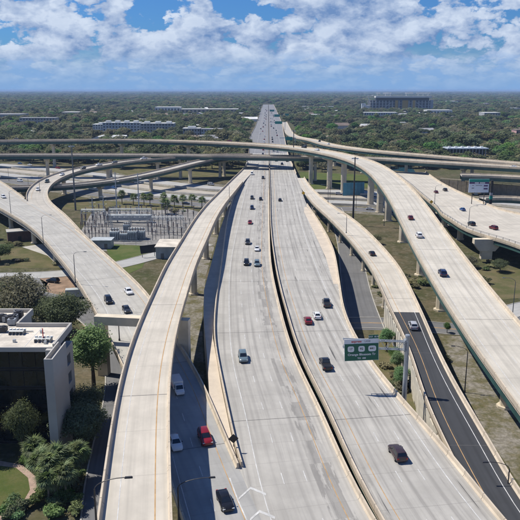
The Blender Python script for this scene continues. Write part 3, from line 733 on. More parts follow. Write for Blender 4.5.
# post-and-rail on the toll deck's near edge
rl = MB(); rp = MB()
pm = MB(); pm.box((0, 0, .45), (.12, .12, .9)); pme = pm.mesh('rail_post', 'galv_dark')
iA = 0; iB = len(rJ.C)-1
sweep(rJ, iA, iB, [(-1, .08, 1.72), (-1, .2, 1.72), (-1, .2, 1.82), (-1, .08, 1.82)]).build('hand_rail', 'galv_dark', TJ)
sweep(rJ, iA, iB, [(-1, .1, 1.35), (-1, .18, 1.35), (-1, .18, 1.41), (-1, .1, 1.41)]).build('hand_rail', 'galv_dark', TJ)
for i in range(len(rJ.C)):
    C = rJ.C[i]; N = rJ.N[i]; x = -rJ.hw[i]+.14; mobj('rail_post', pme, TJ, (C[0]-N[0]*x, C[1]-N[1]*x, C[2]+.94), (0, 0, math.atan2(N[1], N[0])))
rJ2 = rib_edge('J2', [(487, 199.6, 9), (492, 198.9, 9), (500, 198.7, 9), (510, 199, 9), (540, 202, 9), (600, 209, 9)], 'R', 8, 4, 4)
TJ2 = viaduct(rJ2, 'side_ramp', 'short pale curved ramp beyond the toll deck at the right edge', cat='ramp', deck='deck_far', girder='green_steel', gd=1.7, ng=2, span=60)
rJ3 = rib_edge('J3', [(462, 176.4, 12), (490, 177, 12), (520, 178.6, 12), (600, 183, 12)], 'R', 11, 5, 3)
TJ3 = viaduct(rJ3, 'girder_bridge', 'green girder bridge above the brown wall at the right edge', cat='bridge', deck='deck_far', girder='green_steel', gd=2.4, ng=3, span=80)
piers_every(rJ3, TJ3, 8, 40, 2.4, w=2.2, d=2, capw=8)
# brown panelled retaining wall under it
w0, w1 = at(440, 187, 2), at(560, 197, 2)
T = empty('retaining_wall', (0, 0, 0), 0, 'brown panelled retaining wall behind the white message board', 'wall')
wd = (w1-w0); L = wd.length; rz = math.atan2(wd.y, wd.x); nP = 26
pw = MB(); pw.box((0, 0, 0), (L/nP-.08, .35, 7.0)); pme2 = pw.mesh('wall_panel', 'soundwall')
pw = MB(); pw.box((0, 0, 0), (.5, .55, 7.3)); pme3 = pw.mesh('wall_post', 'soundwall')
for k in range(nP):
    p = w0+wd*((k+.5)/nP); mobj('wall_panel', pme2, T, (p.x, p.y, 3.5), (0, 0, rz))
    if k % 2 == 0: p = w0+wd*(k/nP); mobj('wall_post', pme3, T, (p.x, p.y, 3.65), (0, 0, rz))
cp = MB(); cp.box((0, 0, 0), (L, .6, .3)); cp.build('coping', 'pad', T, ((w0.x+w1.x)/2, (w0.y+w1.y)/2, 7.82), rz)

# ------------------------------------------------------------------ ground level roads
def groundroad(key, name, pts, width, mat, z=.05, lines=(), kind='structure', label=None, kerb=None, step=6):
    rb = rib_edge(key, [(x, y, 0) for x, y in pts], 'L', width, step, 4); rb.C[:, 2] = z
    o = sweep(rb, 0, len(rb.C)-1, [(-1, 0, 0), (1, 0, 0)], uv=True, closed=False).build(name, mat); tag(o, kind=kind)
    for sd, off, mt, dash in lines: line(rb, o, sd, off, mt, dash=dash, w=.2)
    if kerb:
        for sd in (-1, 1): sweep(rb, 0, len(rb.C)-1, [(sd, sd*.02, -.04), (sd, sd*.02, .12), (sd, sd*.3, .12), (sd, sd*.3, -.04)]).build('kerb', kerb, o)
    return rb, o
base = [(-60, 170), (0, 176.5), (60, 184), (130, 194.5), (190, 200.5), (260, 203), (330, 204.5), (400, 208), (470, 216), (560, 226)]
def shift(pts, d):
    P = resample(catmull([at(x, y, 0) for x, y in pts]), 8); n = normals(P); P[:, :2] += n*d; return P
def cross(key, name, d, width, mat, z, lines=()):
    P = smooth(shift(base, d), 6); rb = Rib(key, P, np.full(len(P), width/2)); rb.C[:, 2] = z
    o = sweep(rb, 0, len(rb.C)-1, [(-1, 0, 0), (1, 0, 0)], uv=True, closed=False).build(name, mat); tag(o, kind='structure')
    for sd, off, mt, dash in lines: line(rb, o, sd, off, mt, dash=dash, w=.2)
    return rb
WL = 'line_white'
cross('K0', 'road_bed', 22, 96, 'scrub', .03)
rK1 = cross('K1', 'highway_road', 52, 17, 'street_light', .06, ((-1, 1.2, WL, None), (1, -1.2, 'line_yellow', None), (0, -2, WL, (3, 12)), (0, 2, WL, (3, 12))))
rK2 = cross('K2', 'highway_road', 30, 15, 'road_ground', .06, ((-1, 1.2, 'line_yellow', None), (1, -1.2, WL, None), (0, -2, WL, (3, 12)), (0, 2, WL, (3, 12))))
rK3 = cross('K3', 'highway_road', 9, 15, 'street_light', .06, ((-1, 1.2, WL, None), (1, -1.2, WL, None), (0, 0, WL, (3, 12))))
rK4 = cross('K4', 'frontage_street', -13, 12, 'street', .06, ((-1, .6, WL, None), (1, -.6, WL, None), (0, 0, 'line_yellow', None)))
for d, lab in ((41, 'pale concrete divider wall between the two far crossing carriageways'), (19.5, 'pale concrete divider wall along the near crossing carriageway'), (-2, 'low concrete wall between crossing highway and frontage street')):
    P = smooth(shift(base, d), 6); rb = Rib('wall%g' % d, P, np.full(len(P), .3)); rb.C[:, 2] = 0
    T = empty('divider_wall', (0, 0, 0), 0, lab, 'wall')
    a = 0
    while a < len(P)-1:
        b = min(a+4, len(P)-1); sweep(rb, a, b, [(-1, 0, 0), (1, 0, 0), (1, -.15, 1.3), (-1, .15, 1.3)][::-1]).build('wall_section', 'wall_panel', T); a = b
# streets
groundroad('S1', 'street', [(-40, 273.5), (0, 273.5), (40, 273), (75, 271), (120, 262), (160, 250), (200, 242)], 9, 'street_light', .05, kerb='pavement')
groundroad('S2', 'street', [(78, 620), (80, 520), (86, 470), (98, 430), (108, 390), (104, 350), (80, 318), (40, 300), (-20, 292)], 8, 'street', .045, kerb='pavement')
groundroad('S3', 'street', [(352, 330), (344, 300), (341, 275), (339, 250), (333, 225), (325, 208)], 9, 'street', .045, kerb='pavement')
groundroad('S4', 'street', [(345, 318), (380, 314), (420, 318), (455, 330), (490, 328), (530, 312), (580, 300)], 9, 'street', .05, ((0, -.1, 'line_yellow', None), (0, .2, 'line_yellow', None)), kerb='pavement')
groundroad('S5', 'street', [(470, 322), (500, 305), (530, 298), (600, 296)], 8, 'street_light', .055, kerb='pavement')
# ground cover patches
patch('gravel_yard', [(70, 250), (92, 212), (178, 206), (206, 214), (190, 244), (140, 252)], 'gravel', .03)
patch('grass_lawn', [(105, 246), (112, 244), (148, 246), (150, 252), (142, 268), (128, 274), (112, 262)], 'grass_green', .04)
patch('grass_verge', [(60, 209), (75, 200), (190, 204), (196, 209), (120, 211)], 'grass_dry', .035)
patch('dirt_strip', [(178, 345), (186, 300), (196, 262), (214, 222), (224, 206), (219, 232), (206, 275), (202, 320), (204, 380), (190, 366)], 'scrub', .04)
patch('grass_lawn', [(0, 268), (0, 249), (22, 248), (50, 255), (64, 268)], 'grass_dry', .035)
patch('gravel_lot', [(22, 247), (42, 244), (66, 262), (72, 270), (60, 268), (48, 256)], 'pavement', .045)
patch('parking_lot', [(-20, 288), (0, 278), (36, 277), (48, 283), (42, 296), (-20, 300)], 'asphalt_old', .04)
patch('dirt_lot', [(38, 276), (80, 276), (92, 296), (98, 330), (104, 352), (90, 340), (70, 300), (48, 292)], 'dirt', .04)
patch('parking_lot', [(60, 296), (86, 290), (94, 306), (80, 316), (60, 308)], 'asphalt_old', .05)
patch('grass_verge', [(300, 190), (390, 186), (395, 176), (300, 172)], 'grass_green', .04)
patch('grass_verge', [(344, 440), (378, 350), (372, 322), (420, 322), (470, 440)], 'grass_dry', .03)
patch('gravel_bed', [(346, 232), (362, 250), (384, 290), (386, 308), (360, 302)], 'scrub', .035)
patch('gravel_bed', [(440, 336), (470, 336), (500, 372), (540, 420), (560, 500), (530, 500), (470, 410)], 'scrub', .035)
patch('grass_verge', [(475, 336), (560, 330), (580, 480), (540, 418), (500, 370)], 'grass_green', .028)
patch('grass_verge', [(455, 270), (540, 270), (540, 296), (500, 300), (470, 292)], 'grass_dry', .04)
patch('grass_verge', [(225, 178), (190, 176), (130, 176), (90, 166), (225, 164)], 'grass_dry', .04)
patch('grass_lawn', [(-40, 512), (-40, 466), (0, 466), (16, 468), (28, 478), (30, 490), (22, 504), (10, 512)], 'lawn', .06)
patch('footpath', [(-40, 520), (-40, 462), (0, 461), (22, 465), (36, 477), (37, 491), (26, 507), (12, 520)], 'brick_path', .05)

# ------------------------------------------------------------------ lamps, masts, signs
def lamp(bpx, bpy_, z, tpy, adir, alen, label, mat='galv_dark', cat='street lamp', group='street lamps', base=None, h=None):
    p = base if base is not None else at(bpx, bpy_, z); h = h or zof(tpy, p.y)-z
    T = empty('street_lamp', tuple(p), 0, label, cat, group)
    m = MB(); m.tube([(0, 0, 0), (0, 0, h*.5), (0, 0, h-1.2)], [.14, .11, .09], 8); m.tube([(0, 0, 0), (0, 0, .5)], [.24, .22], 8); m.build('pole', mat, T)
    ux, uy = adir; q = math.hypot(ux, uy); ux /= q; uy /= q
    m = MB(); pts = [(0, 0, h-1.25)]
    for k in range(1, 8):
        a = k/7; pts.append((ux*alen*(1-math.cos(a*1.5)) if a < 1 else ux*alen, uy*alen*(1-math.cos(a*1.5)) if a < 1 else uy*alen, h-1.25+1.25*math.sin(a*1.57)))
    m.tube(pts, .055, 6); m.build('arm', mat, T)
    m = MB(); m.box((0, 0, 0), (.9, .32, .16), math.atan2(uy, ux), taper=(.8, .7)); m.build('lamp_head', mat, T, (ux*(alen+.35), uy*(alen+.35), h))
    return T
lamp(11, 214.5, 9.9, 190, (1, -.2), 3.2, 'arched lamp on the connector barrier, farthest left of its row')
lamp(43.5, 244, 9.2, 214.5, (1, -.2), 3.4, 'arched lamp on the connector barrier, middle one of three')
lamp(75.5, 283, 8.6, 251, (1, -.2), 3.4, 'arched lamp on the connector barrier, nearest of the three')
lamp(119, 362, 0, 317, (1, .05), 3.5, 'dark arched lamp rising beside the ramp under the straddle beam', mat='dark_pole', base=Vector((xof(119.5, 150, 8), 150, 8)), h=zof(316, 150)-8)
lamp(0, 0, 17.9, 0, (1, .12), 3.4, 'arched lamp on the left barrier of the tall ramp at the lower left', mat='dark_pole', base=Vector((rC.C[rC.at_y(66)][0]-4.15, 66, 17.9)), h=zof(479.5, 66)-17.9)
lamp(0, 0, 8, 0, (1, .12), 4.2, 'arched lamp at the bottom reaching over the shaded lanes right of the tall ramp', mat='dark_pole', base=Vector((xof(178.5, 80, 11), 80, 8)), h=zof(479.5, 80)-8)
lamp(508, 520, 0, 462, (-1, 0), 3.4, 'arched lamp at the bottom right corner beside the asphalt ramp', mat='dark_pole', base=Vector((xof(508, 92, 7), 92, 0)), h=zof(462, 92))
lamp(464.6, 388, 0, 348, (-1, .2), 2.8, 'thin arched lamp between asphalt ramp and flyover pier', mat='dark_pole', base=Vector((xof(464.6, 139, 0), 139, 0)), h=zof(347, 139))
lamp(512, 318, 0, 278, (-1, .1), 3.0, 'lamp on the right verge behind the flyover near the edge', mat='galv_dark', base=Vector((xof(512, 188, 0), 188, 0)), h=zof(278, 188))
lamp(221, 213, 9, 199, (-1, 0), 3.0, 'small lamp beside the tall ramp near its merge', base=Vector((rC.C[rC.at_y(335)][0]+4.2, 335, 10.9)), h=9)
lamp(338, 236, 8.3, 222, (-1, .1), 3.0, 'small lamp on the left barrier of the exit ramp', base=Vector((rR.C[rR.at_y(268)][0]-4.4, 268, 9.2)), h=8)
lamp(312, 206, 8.4, 190, (-1, .1), 3.0, 'small lamp at the start of the exit ramp', base=Vector((rR.C[rR.at_y(345)][0]+3.9, 345, 9.3)), h=9)
lamp(468, 224, 9.5, 199, (1, 0), 2.6, 'lamp standing on the near railing of the toll deck', base=at(468.5, 226, 10.4), h=8.5)
lamp(434, 200, 9.3, 180, (1, 0), 2.4, 'lamp on the toll deck railing nearest the flyover', base=at(434.5, 204, 10.3), h=9.5)
for px, z, tpy, yy in ((40, 9.9, 172, 372), (54, 0, 162, 470), (9, 0, 169, 500), (29, 0, 170, 440)):
    lamp(0, 0, z, 0, (1, 0), 2.5, 'thin distant lamp pole among the left crossing roads', base=Vector((xof(px, yy, z), yy, z)), h=10.5, group='distant left lamps')
for px, yy in ((356, 380), (384, 330), (425, 300), (446, 262), (330, 420)):
    lamp(0, 0, 0, 0, (-1, 0), 2.2, 'thin lamp pole standing on the ground among the flyover piers', base=Vector((xof(px, yy, 0), yy, 0)), h=11, group='lamps between flyover piers', mat='dark_pole')
def mast(px, y, tpy, label, r=.42, mat='dark_pole'):
    h = zof(tpy, y); T = empty('high_mast_light', (xof(px, y, h/2), y, 0), 0, label, 'light mast', 'high mast lights')
    m = MB(); m.tube([(0, 0, 0), (0, 0, h)], [r*1.25, r*.6], 10); m.build('pole', mat, T)
    m = MB(); 
    for k in range(16):
        a, b = 2*math.pi*k/16, 2*math.pi*(k+1)/16; m.tube([(math.cos(a), math.sin(a), h-.6), (math.cos(b), math.sin(b), h-.6)], .09, 5)
    m.build('ring', mat, T)
    lm = MB(); lm.box((0, 0, 0), (.7, .55, .45), taper=(.6, .6)); me = lm.mesh('floodlight', 'galv')
    for k in range(6): a = math.pi*k/3; mobj('floodlight', me, T, (math.cos(a)*1.35, math.sin(a)*1.35, h-.7), (0, 0, a))
mast(354, 330, 157, 'tall black high mast light standing just right of the exit ramp')
mast(73.5, 374, 145, 'tall grey high mast light beside the loop ramp at left', mat='galv_dark')
mast(293.5, 505, 130, 'distant high mast light rising behind the crossing overpass')
# lattice of overhead exit sign
SY = 122.0; px_ = xof(405.5, SY, 12); zt = zof(336, SY)
T = empty('cantilever_gantry', (px_, SY, 0), 0, 'galvanised cantilever sign post with lattice arm beside the right freeway deck', 'sign gantry')
m = MB(); m.tube([(0, 0, 0), (0, 0, zt)], [.52, .40], 14); m.tube([(0, 0, zt), (0, 0, zt+.25)], [.5, .44], 14); m.tube([(0, 0, 0), (0, 0, .6)], [.8, .8], 10); m.build('post', 'galv', T, smooth=False)
za, zb = zof(341.5, SY), zof(349.5, SY); xl = xof(343, SY, za)-px_
for z in (za, zb):
    for dy in (-.35, .35): m = MB(); m.tube([(0, dy, z), (xl, dy, z+.5)], .11, 8); m.build('chord', 'galv', T)
n = 12
br = MB()
for k in range(n):
    x0, x1 = xl*k/n, xl*(k+1)/n; d0, d1 = .5*k/n, .5*(k+1)/n
    for dy in (-.35, .35):
        if k % 2: br.tube([(x0, dy, za+d0), (x1, dy, zb+d1)], .05, 5)
        else: br.tube([(x0, dy, zb+d0), (x1, dy, za+d1)], .05, 5)
    br.tube([(x1, -.35, za+d1), (x1, .35, za+d1)], .045, 5); br.tube([(x1, -.35, zb+d1), (x1, .35, zb+d1)], .045, 5)
br.build('lattice_bracing', 'galv', T)
fl = MB(); fl.box((-.5, 0, (za+zb)/2+.05), (.25, 1.1, za-zb+.7)); fl.build('flange', 'galv', T)
# the green sign panel
FYs = SY-.75; zc = zof(349.8, FYs); xc = xof(361.5, FYs, zc); pw_ = xof(378.6, FYs, zc)-xof(344.4, FYs, zc); ph_ = zof(339, FYs)-zof(360.6, FYs)
TS = empty('exit_sign', (xc, FYs, zc), 0, 'large green exit sign panel hung over the right freeway deck', 'road sign'); TS.rotation_euler = (0, math.radians(-2.6), 0)
m = MB(); m.box((0, .04, 0), (pw_, .08, ph_)); m.build('panel', 'sign_white', TS)
m = MB(); m.box((0, -.02, -.44), (pw_-.12, .06, ph_-1.0)); m.build('green_face', 'sign_green', TS)
m = MB(); m.box((pw_/2-.95, .03, ph_/2+.36), (1.85, .08, .70)); tb = m.build('exit_tab', 'sign_green', TS)
def letter(txt, size, mat, par, x, z, bold=.0, y=-.07, sx=1):
    o = mobj('lettering', text_mesh(txt, size, mat, bold), par, (x, y, z), (math.pi/2, 0, 0)); o.scale = (sx, 1, 1); return o
letter('EXIT  82 B', .42, 'sign_white', tb, pw_/2-.95, ph_/2+.36, .008, -.03)
letter('express', .62, 'sign_red', TS, -.95, ph_/2-.48, .014, -.02)
letter('LANE', .46, 'sign_grey', TS, 1.15, ph_/2-.5, .004, -.02)
for k, (t_, sw) in enumerate((('17', 1.0), ('92', 1.0), ('441', 1.2))):
    x = (-2.02, 0, 2.02)[k]
    # route shield: rounded crest
    P = []
    for j in range(24):
        a = 2*math.pi*j/24; P.append((x+sw*.62*math.copysign(abs(math.cos(a))**.5, math.cos(a)), .23+.58*math.copysign(abs(math.sin(a))**.62, math.sin(a))))
    m = MB(); m.quad([(a, -.085, b) for a, b in P][::-1]); sh = m.build('route_shield', 'sign_white', TS)
    letter(t_, .62, 'black', sh, x, .23, .012, -.10)
letter('Orange Blossom Tr', .62, 'sign_white', TS, 0, -.92, .014, sx=1.06); letter('TO  408', .46, 'sign_white', TS, .0, -1.68, .012)
# message board over the toll deck
yb_ = at(479, 204, 9.5).y; zc = zof(186, yb_); x0, x1 = xof(469, yb_, zc), xof(489, yb_, zc); zt_, zb_ = zof(179, yb_), zof(192.5, yb_)
T = empty('message_board', ((x0+x1)/2, yb_, 9.5), 0, 'white message board with teal header beside a black column at right', 'billboard')
H_ = zt_-zb_; m = MB(); m.box((0, .2, zb_-9.5+H_/2), (x1-x0, .4, H_)); m.build('panel', 'screen', T)
m = MB(); m.box((0, -.02, zt_-9.5-H_*.11), (x1-x0+.05, .08, H_*.22)); m.build('header_band', 'sign_teal', T)
m = MB(); m.box((0, -.02, zt_-9.5-H_*.29), (x1-x0-.1, .06, H_*.13)); m.build('title_band', 'sign_purple', T)
W_ = x1-x0
for x, z, ww, hh, mt in ((-.12*W_, .29, .2, .07, 'sign_white'), (.16*W_, .29, .26, .07, 'sign_white'), (-.3*W_, .48, .1, .05, 'sign_grey'), (.0*W_, .48, .32, .05, 'sign_grey'), (-.3*W_, .68, .12, .08, 'sign_grey'), (.34*W_, .5, .2, .1, 'sign_purple'), (.34*W_, .72, .2, .1, 'sign_purple')):
    m = MB(); m.box((x, -.06, zt_-9.5-H_*z), (ww*W_, .04, hh*H_)); m.build('print_bar', mt, T)
for x in (-.3, .3): m = MB(); m.box((x*W_, .3, (zb_-9.5)/2), (.3, .3, zb_-9.5)); m.build('post', 'dark_pole', T)
T = empty('banner_column', (xof(490.8, yb_+.5, 12), yb_+.5, 9.5), 0, 'tall black column with teal band right of the message board', 'column')
hc = zof(180.5, yb_)-9.5; m = MB(); m.box((0, 0, hc/2), (1.1, 1.1, hc), taper=(.9, .9)); m.build('shaft', 'black', T)
m = MB(); m.box((0, 0, hc*.27), (1.3, 1.3, hc*.14)); m.build('teal_band', 'sign_teal', T); m = MB(); m.box((0, 0, hc*.42), (1.25, 1.25, hc*.12)); m.build('grey_band', 'sign_grey', T)
# small signs
def warn(p, face, h, mat, label, size=1.0):
    T = empty('warning_sign', tuple(p), 0, label, 'road sign')
    m = MB(); m.tube([(0, .06, 0), (0, .06, h+size*.4)], .05, 6); m.build('post', 'galv_dark', T)
    m = MB(); s = size*.72; m.prism([(0, -s), (s, 0), (0, s), (-s, 0)], -.02, .02); o = m.build('diamond_plate', mat, T, (0, 0, h)); o.rotation_euler = (math.pi/2, 0, face)
warn(at(233.5, 447, 8.9), .15, 1.5, 'black', 'dark diamond sign seen from behind on the gore barrier', 1.15)
warn(at(303.3, 199, 8.4), 0, 3.2, 'sign_yellow', 'yellow diamond sign at the exit ramp gore', 1.4)
warn(at(431, 208, 9.4), 0, 3.0, 'sign_yellow', 'yellow diamond sign beside the toll deck rail', 1.3)
# far overhead gantries on the freeway
for (px, py, y, wpx, hpx, lab) in ((289, 138.6, 700, 7, 3.2, 'green overhead sign on the right shoulder beyond the overpass'), (278.6, 122.6, 1080, 7, 2.6, 'green overhead sign spanning the far freeway, nearest gantry'),
                              (277, 115.6, 1500, 5.5, 2.4, 'green overhead sign on the far freeway, middle gantry'), (272, 110.6, 2050, 4.5, 1.8, 'green overhead sign on the far freeway, farthest gantry'), (287, 114.6, 1500, 3.6, 2, 'green sign beside the far freeway at the tree line')):
    zc = zof(py, y); x = xof(px, y, zc); ww = wpx*y/FPX; hh = hpx*y/FPX
    T = empty('overhead_sign', (x, y, 0), 0, lab, 'road sign')
    m = MB(); m.box((0, 0, zc), (ww, .3, hh)); m.build('panel', 'sign_teal', T)
    m = MB(); m.box((-ww*.2, .6, zc+hh*.2), (ww*2.2, .6, .6)); m.build('beam', 'galv', T)
    m = MB(); m.box((ww*.9, .6, (zc+hh*.3)/2), (.7, .7, zc+hh*.3)); m.build('post', 'galv', T)

# ------------------------------------------------------------------ vehicles
def loft(st, mi=0):
    m = MB(); n = 10
    for x, hw, zb, zt in st:
        z1, z2 = zb+(zt-zb)*.3, zb+(zt-zb)*.82
        for y, z in ((-hw*.9, zb), (-hw, z1), (-hw*.985, z2), (-hw*.88, zt-.01), (-hw*.4, zt+.03), (hw*.4, zt+.03), (hw*.88, zt-.01), (hw*.985, z2), (hw, z1), (hw*.9, zb)): m.v.append((x, y, z))
    for i in range(len(st)-1):
        for j in range(n): k = i*n; m.f.append((k+j, k+(j+1) % n, k+n+(j+1) % n, k+n+j)); m.mi.append(mi)
    m.f.append(tuple(range(n-1, -1, -1))); m.f.append(tuple((len(st)-1)*n+j for j in range(n))); m.mi += [mi, mi]
    return m
def cabin(m, b0, b1, t0, t1, hwb, hwt, zb, zt):
    k = len(m.v)
    B = [(b0, -hwb, zb), (b1, -hwb*.97, zb), (b1, hwb*.97, zb), (b0, hwb, zb)]; Tp = [(t0, -hwt, zt-.03), (t1, -hwt*.97, zt-.05), (t1, hwt*.97, zt-.05), (t0, hwt, zt-.03)]
    i = .1; Ti = [(t0+i, -hwt+i, zt), (t1-i, -hwt+i, zt-.01), (t1-i, hwt-i, zt-.01), (t0+i, hwt-i, zt)]
    m.v += B+Tp+Ti
    for r in (0, 4):
        for j in range(4): m.f.append((k+r+j, k+r+(j+1) % 4, k+r+4+(j+1) % 4, k+r+4+j)); m.mi.append(0)
    m.f.append((k+8, k+9, k+10, k+11)); m.mi.append(0)
    return B, Tp
def pane(a, b, c, d, u0, u1, v0, v1, out=.015):
    a, b, c, d = map(Vector, (a, b, c, d))
    f = lambda u, v: (a*(1-u)+b*u)*(1-v)+(d*(1-u)+c*u)*v
    nrm = (b-a).cross(d-a).normalized()*out
    m = MB(); m.quad([f(u0, v0)+nrm, f(u1, v0)+nrm, f(u1, v1)+nrm, f(u0, v1)+nrm]); return m
_wh = MB(); _wh.tube([(0, -.115, 0), (0, -.09, 0), (0, .09, 0), (0, .115, 0)], [.29, .335, .335, .29], 16); WHEEL = _wh.mesh('tyre', 'tyre', 'auto')
_wh = MB(); _wh.tube([(0, -.125, 0), (0, -.1, 0)], [.17, .21], 12); _wh.tube([(0, .1, 0), (0, .125, 0)], [.21, .17], 12); RIM = _wh.mesh('rim', 'rim')
KINDS = {}
def car_kind(kind):
    """returns list of (name, mesh, location, parent_index) for a vehicle whose front is +X"""
    P = []
    if kind == 'sedan': L = 4.7; st = [(-2.35, .74, .42, .78), (-2.28, .84, .3, .94), (-1.9, .9, .24, .98), (-.9, .92, .2, .96), (.9, .92, .2, .95), (1.6, .91, .22, .90), (2.1, .86, .25, .80), (2.33, .72, .34, .62)]; cb = (-1.95, 1.15, -1.15, .28, .85, .63, .93, 1.46); wb = (-1.35, 1.42)
    elif kind == 'suv': L = 4.75; st = [(-2.37, .80, .45, 1.0), (-2.3, .9, .34, 1.08), (-1.2, .95, .26, 1.08), (.9, .95, .26, 1.07), (1.7, .94, .28, 1.03), (2.15, .9, .3, .94), (2.36, .76, .4, .74)]; cb = (-2.28, 1.2, -1.9, .35, .89, .70, 1.05, 1.74); wb = (-1.4, 1.45)
    elif kind == 'van': L = 5.1; st = [(-2.55, .86, .42, 1.1), (-2.5, .94, .34, 1.15), (0, .97, .28, 1.15), (1.5, .96, .28, 1.12), (2.2, .93, .3, 1.0), (2.53, .8, .4, .78)]; cb = (-2.5, 1.95, -2.4, .95, .93, .80, 1.12, 2.05); wb = (-1.55, 1.6)
    elif kind == 'pickup': L = 5.7; st = [(-2.85, .86, .5, 1.08), (-2.8, .95, .4, 1.12), (-.6, .97, .34, 1.12), (1.2, .97, .34, 1.12), (2.2, .95, .36, 1.08), (2.65, .92, .4, 1.0), (2.84, .8, .5, .8)]; cb = (-.75, 1.55, -.5, .8, .9, .72, 1.1, 1.86); wb = (-1.75, 1.8)
    else: L = 7.2; st = [(1.3, .95, .5, 1.35), (2.2, .97, .45, 1.35), (3.2, .95, .45, 1.25), (3.58, .86, .5, 1.0)]; cb = (1.32, 2.75, 1.35, 2.2, .95, .85, 1.32, 2.35); wb = (-1.9, 2.6)
    b = loft(st)
    B, Tp = cabin(b, *cb)
    if kind == 'truck': b.box((-.2, 0, .62), (7.0, .9, .22)); b.box((-2.2, 0, .8), (2.8, 1.9, .3))
    P.append(('body', b.mesh('body', 'paint_white', 'auto'), (0, 0, 0), None))
    B, Tp = [Vector(q) for q in B], [Vector(q) for q in Tp]
    P.append(('windscreen', pane(B[1], B[2], Tp[2], Tp[1], .06, .94, .1, .94).mesh('windscreen', 'car_glass'), (0, 0, 0), None))
    P.append(('rear_window', pane(B[3], B[0], Tp[0], Tp[3], .1, .9, .25 if kind != 'sedan' else .12, .9).mesh('rear_window', 'car_glass'), (0, 0, 0), None))
    for s_, (q0, q1, t1, t0) in ((0, (B[0], B[1], Tp[1], Tp[0])), (1, (B[2], B[3], Tp[3], Tp[2]))):
        mm = pane(q0, q1, t1, t0, .07, .46, .14, .88); m2 = pane(q0, q1, t1, t0, .52, .92, .14, .88)
        if kind in ('van',): mm = pane(q0, q1, t1, t0, .05, .46, .3, .86); m2 = pane(q0, q1, t1, t0, .52, .92, .2, .86)
        k = len(mm.v); mm.v += m2.v; mm.f += [tuple(i+k for i in f) for f in m2.f]; mm.mi += m2.mi
        P.append(('side_window', mm.mesh('side_window', 'car_glass'), (0, 0, 0), None))
    hw0 = .86 if kind != 'sedan' else .80
    for x in wb:
        for y in (-hw0, hw0): P.append(('wheel', WHEEL, (x, y, .335), None)); P.append(('rim', RIM, (0, 0, 0), len(P)-1))
    xf = st[-1][0]; hz_ = st[-2][3]-.14
    for y in (-1, 1):
        m = MB(); m.box((0, 0, 0), (.16, .34, .13)); P.append(('headlight', m.mesh('headlight', 'headlight'), (xf-.12, y*(st[-2][1]-.22), hz_-.02), None))
        m = MB(); m.box((0, 0, 0), (.1, .3, .2)); P.append(('taillight', m.mesh('taillight', 'taillight'), ((st[0][0] if kind != 'truck' else -3.6)+.02, y*(st[1][1]-.2), .86), None))
        m = MB(); m.box((0, 0, 0), (.14, .18, .12)); P.append(('mirror', m.mesh('mirror', 'paint_black'), (cb[1]-.45, y*(cb[4]+.14), cb[6]+.08), None))
    if kind == 'pickup':
        m = MB(); m.box((-1.78, 0, 1.155), (1.95, 1.62, .03)); P.append(('cargo_bed', m.mesh('cargo_bed', 'black'), (0, 0, 0), None))
    if kind == 'truck':
        m = MB(); m.box((-1.0, 0, 1.82), (4.4, 2.15, 1.85)); P.append(('cargo_box', m.mesh('cargo_box', 'paint_white'), (0, 0, 0), None))
        m = MB(); m.box((-1.0, 0, 1.4), (4.2, 2.17, .22)); P.append(('stripe', m.mesh('stripe', 'sign_red'), (0, 0, 0), None))
    else:
        m = MB(); m.box((0, 0, .27), (L*.86, 1.5, .16)); P.append(('underbody', m.mesh('underbody', 'black'), (0, 0, 0), None))
    return P
SMALL = {'body', 'windscreen', 'rear_window', 'side_window', 'wheel', 'cargo_box', 'cargo_bed', 'underbody'}
def vehicle(kind, colour, p, rz, label, group=None, full=True, name=None, pitch=0):
    if kind not in KINDS: KINDS[kind] = car_kind(kind)
    nm = name or {'sedan': 'car', 'suv': 'car', 'van': 'van', 'pickup': 'pickup_truck', 'truck': 'box_truck'}[kind]
    T = empty(nm, tuple(p), rz, label, {'car': 'car', 'van': 'van', 'pickup_truck': 'pickup truck', 'box_truck': 'truck'}[nm], group); objs = []
    T.rotation_euler = (0, pitch, rz)
    if kind == 'truck': T.scale = (.84, .88, .84)
    for n_, me, loc, par in KINDS[kind]:
        if not full and n_ not in SMALL: objs.append(None); continue
        o = mobj(n_, me, T if par is None else objs[par], loc); objs.append(o)
        if n_ == 'body' or (n_ == 'cargo_box' and colour != 'white'):
            o.material_slots[0].link = 'OBJECT'; o.material_slots[0].material = M('paint_'+colour)
    return T
def on(rk, px, py, kind, colour, label, d=1, full=True, group=None, dlat=0):
    rb = RIBS[rk]; p = at(px, py, 8)
    for _ in range(4): i = rb.near(p); p = at(px, py, rb.C[i][2]+.5)
    i = rb.near(p); N = rb.N[i]; t = (N[1]*d, -N[0]*d); j0, j1 = max(0, i-1), min(len(rb.C)-1, i+1)
    sl = (rb.C[j1][2]-rb.C[j0][2])/max(1e-3, rb.s[j1]-rb.s[j0])*d
    dx = ((p.x-rb.C[i][0])*N[1]-(p.y-rb.C[i][1])*N[0]); z = rb.C[i][2]+(rb.C[j1][2]-rb.C[j0][2])/max(1e-3, rb.s[j1]-rb.s[j0])*dx
    vehicle(kind, colour, (p.x, p.y, z+.015), math.atan2(t[1], t[0]), label, group, full, pitch=-math.atan(sl))
GA, GB = 'cars heading toward the camera on the left freeway deck', 'cars heading away on the right freeway deck'
on('A', 252, 174, 'van', 'white', 'pale van on the left freeway deck just past the overpass shadow', -1, False, GA)
on('A', 263, 178, 'suv', 'charcoal', 'dark car near the median barrier just past the overpass shadow', -1, False, GA)
on('A', 252, 198, 'suv', 'charcoal', 'dark car left of its pair, beyond the single follower', -1, False, GA)
on('A', 260.6, 199, 'sedan', 'black', 'dark car right of its pair, beyond the single follower', -1, False, GA)
on('A', 252, 208, 'suv', 'navy', 'dark blue car between the far pair and the red car', -1, False, GA)
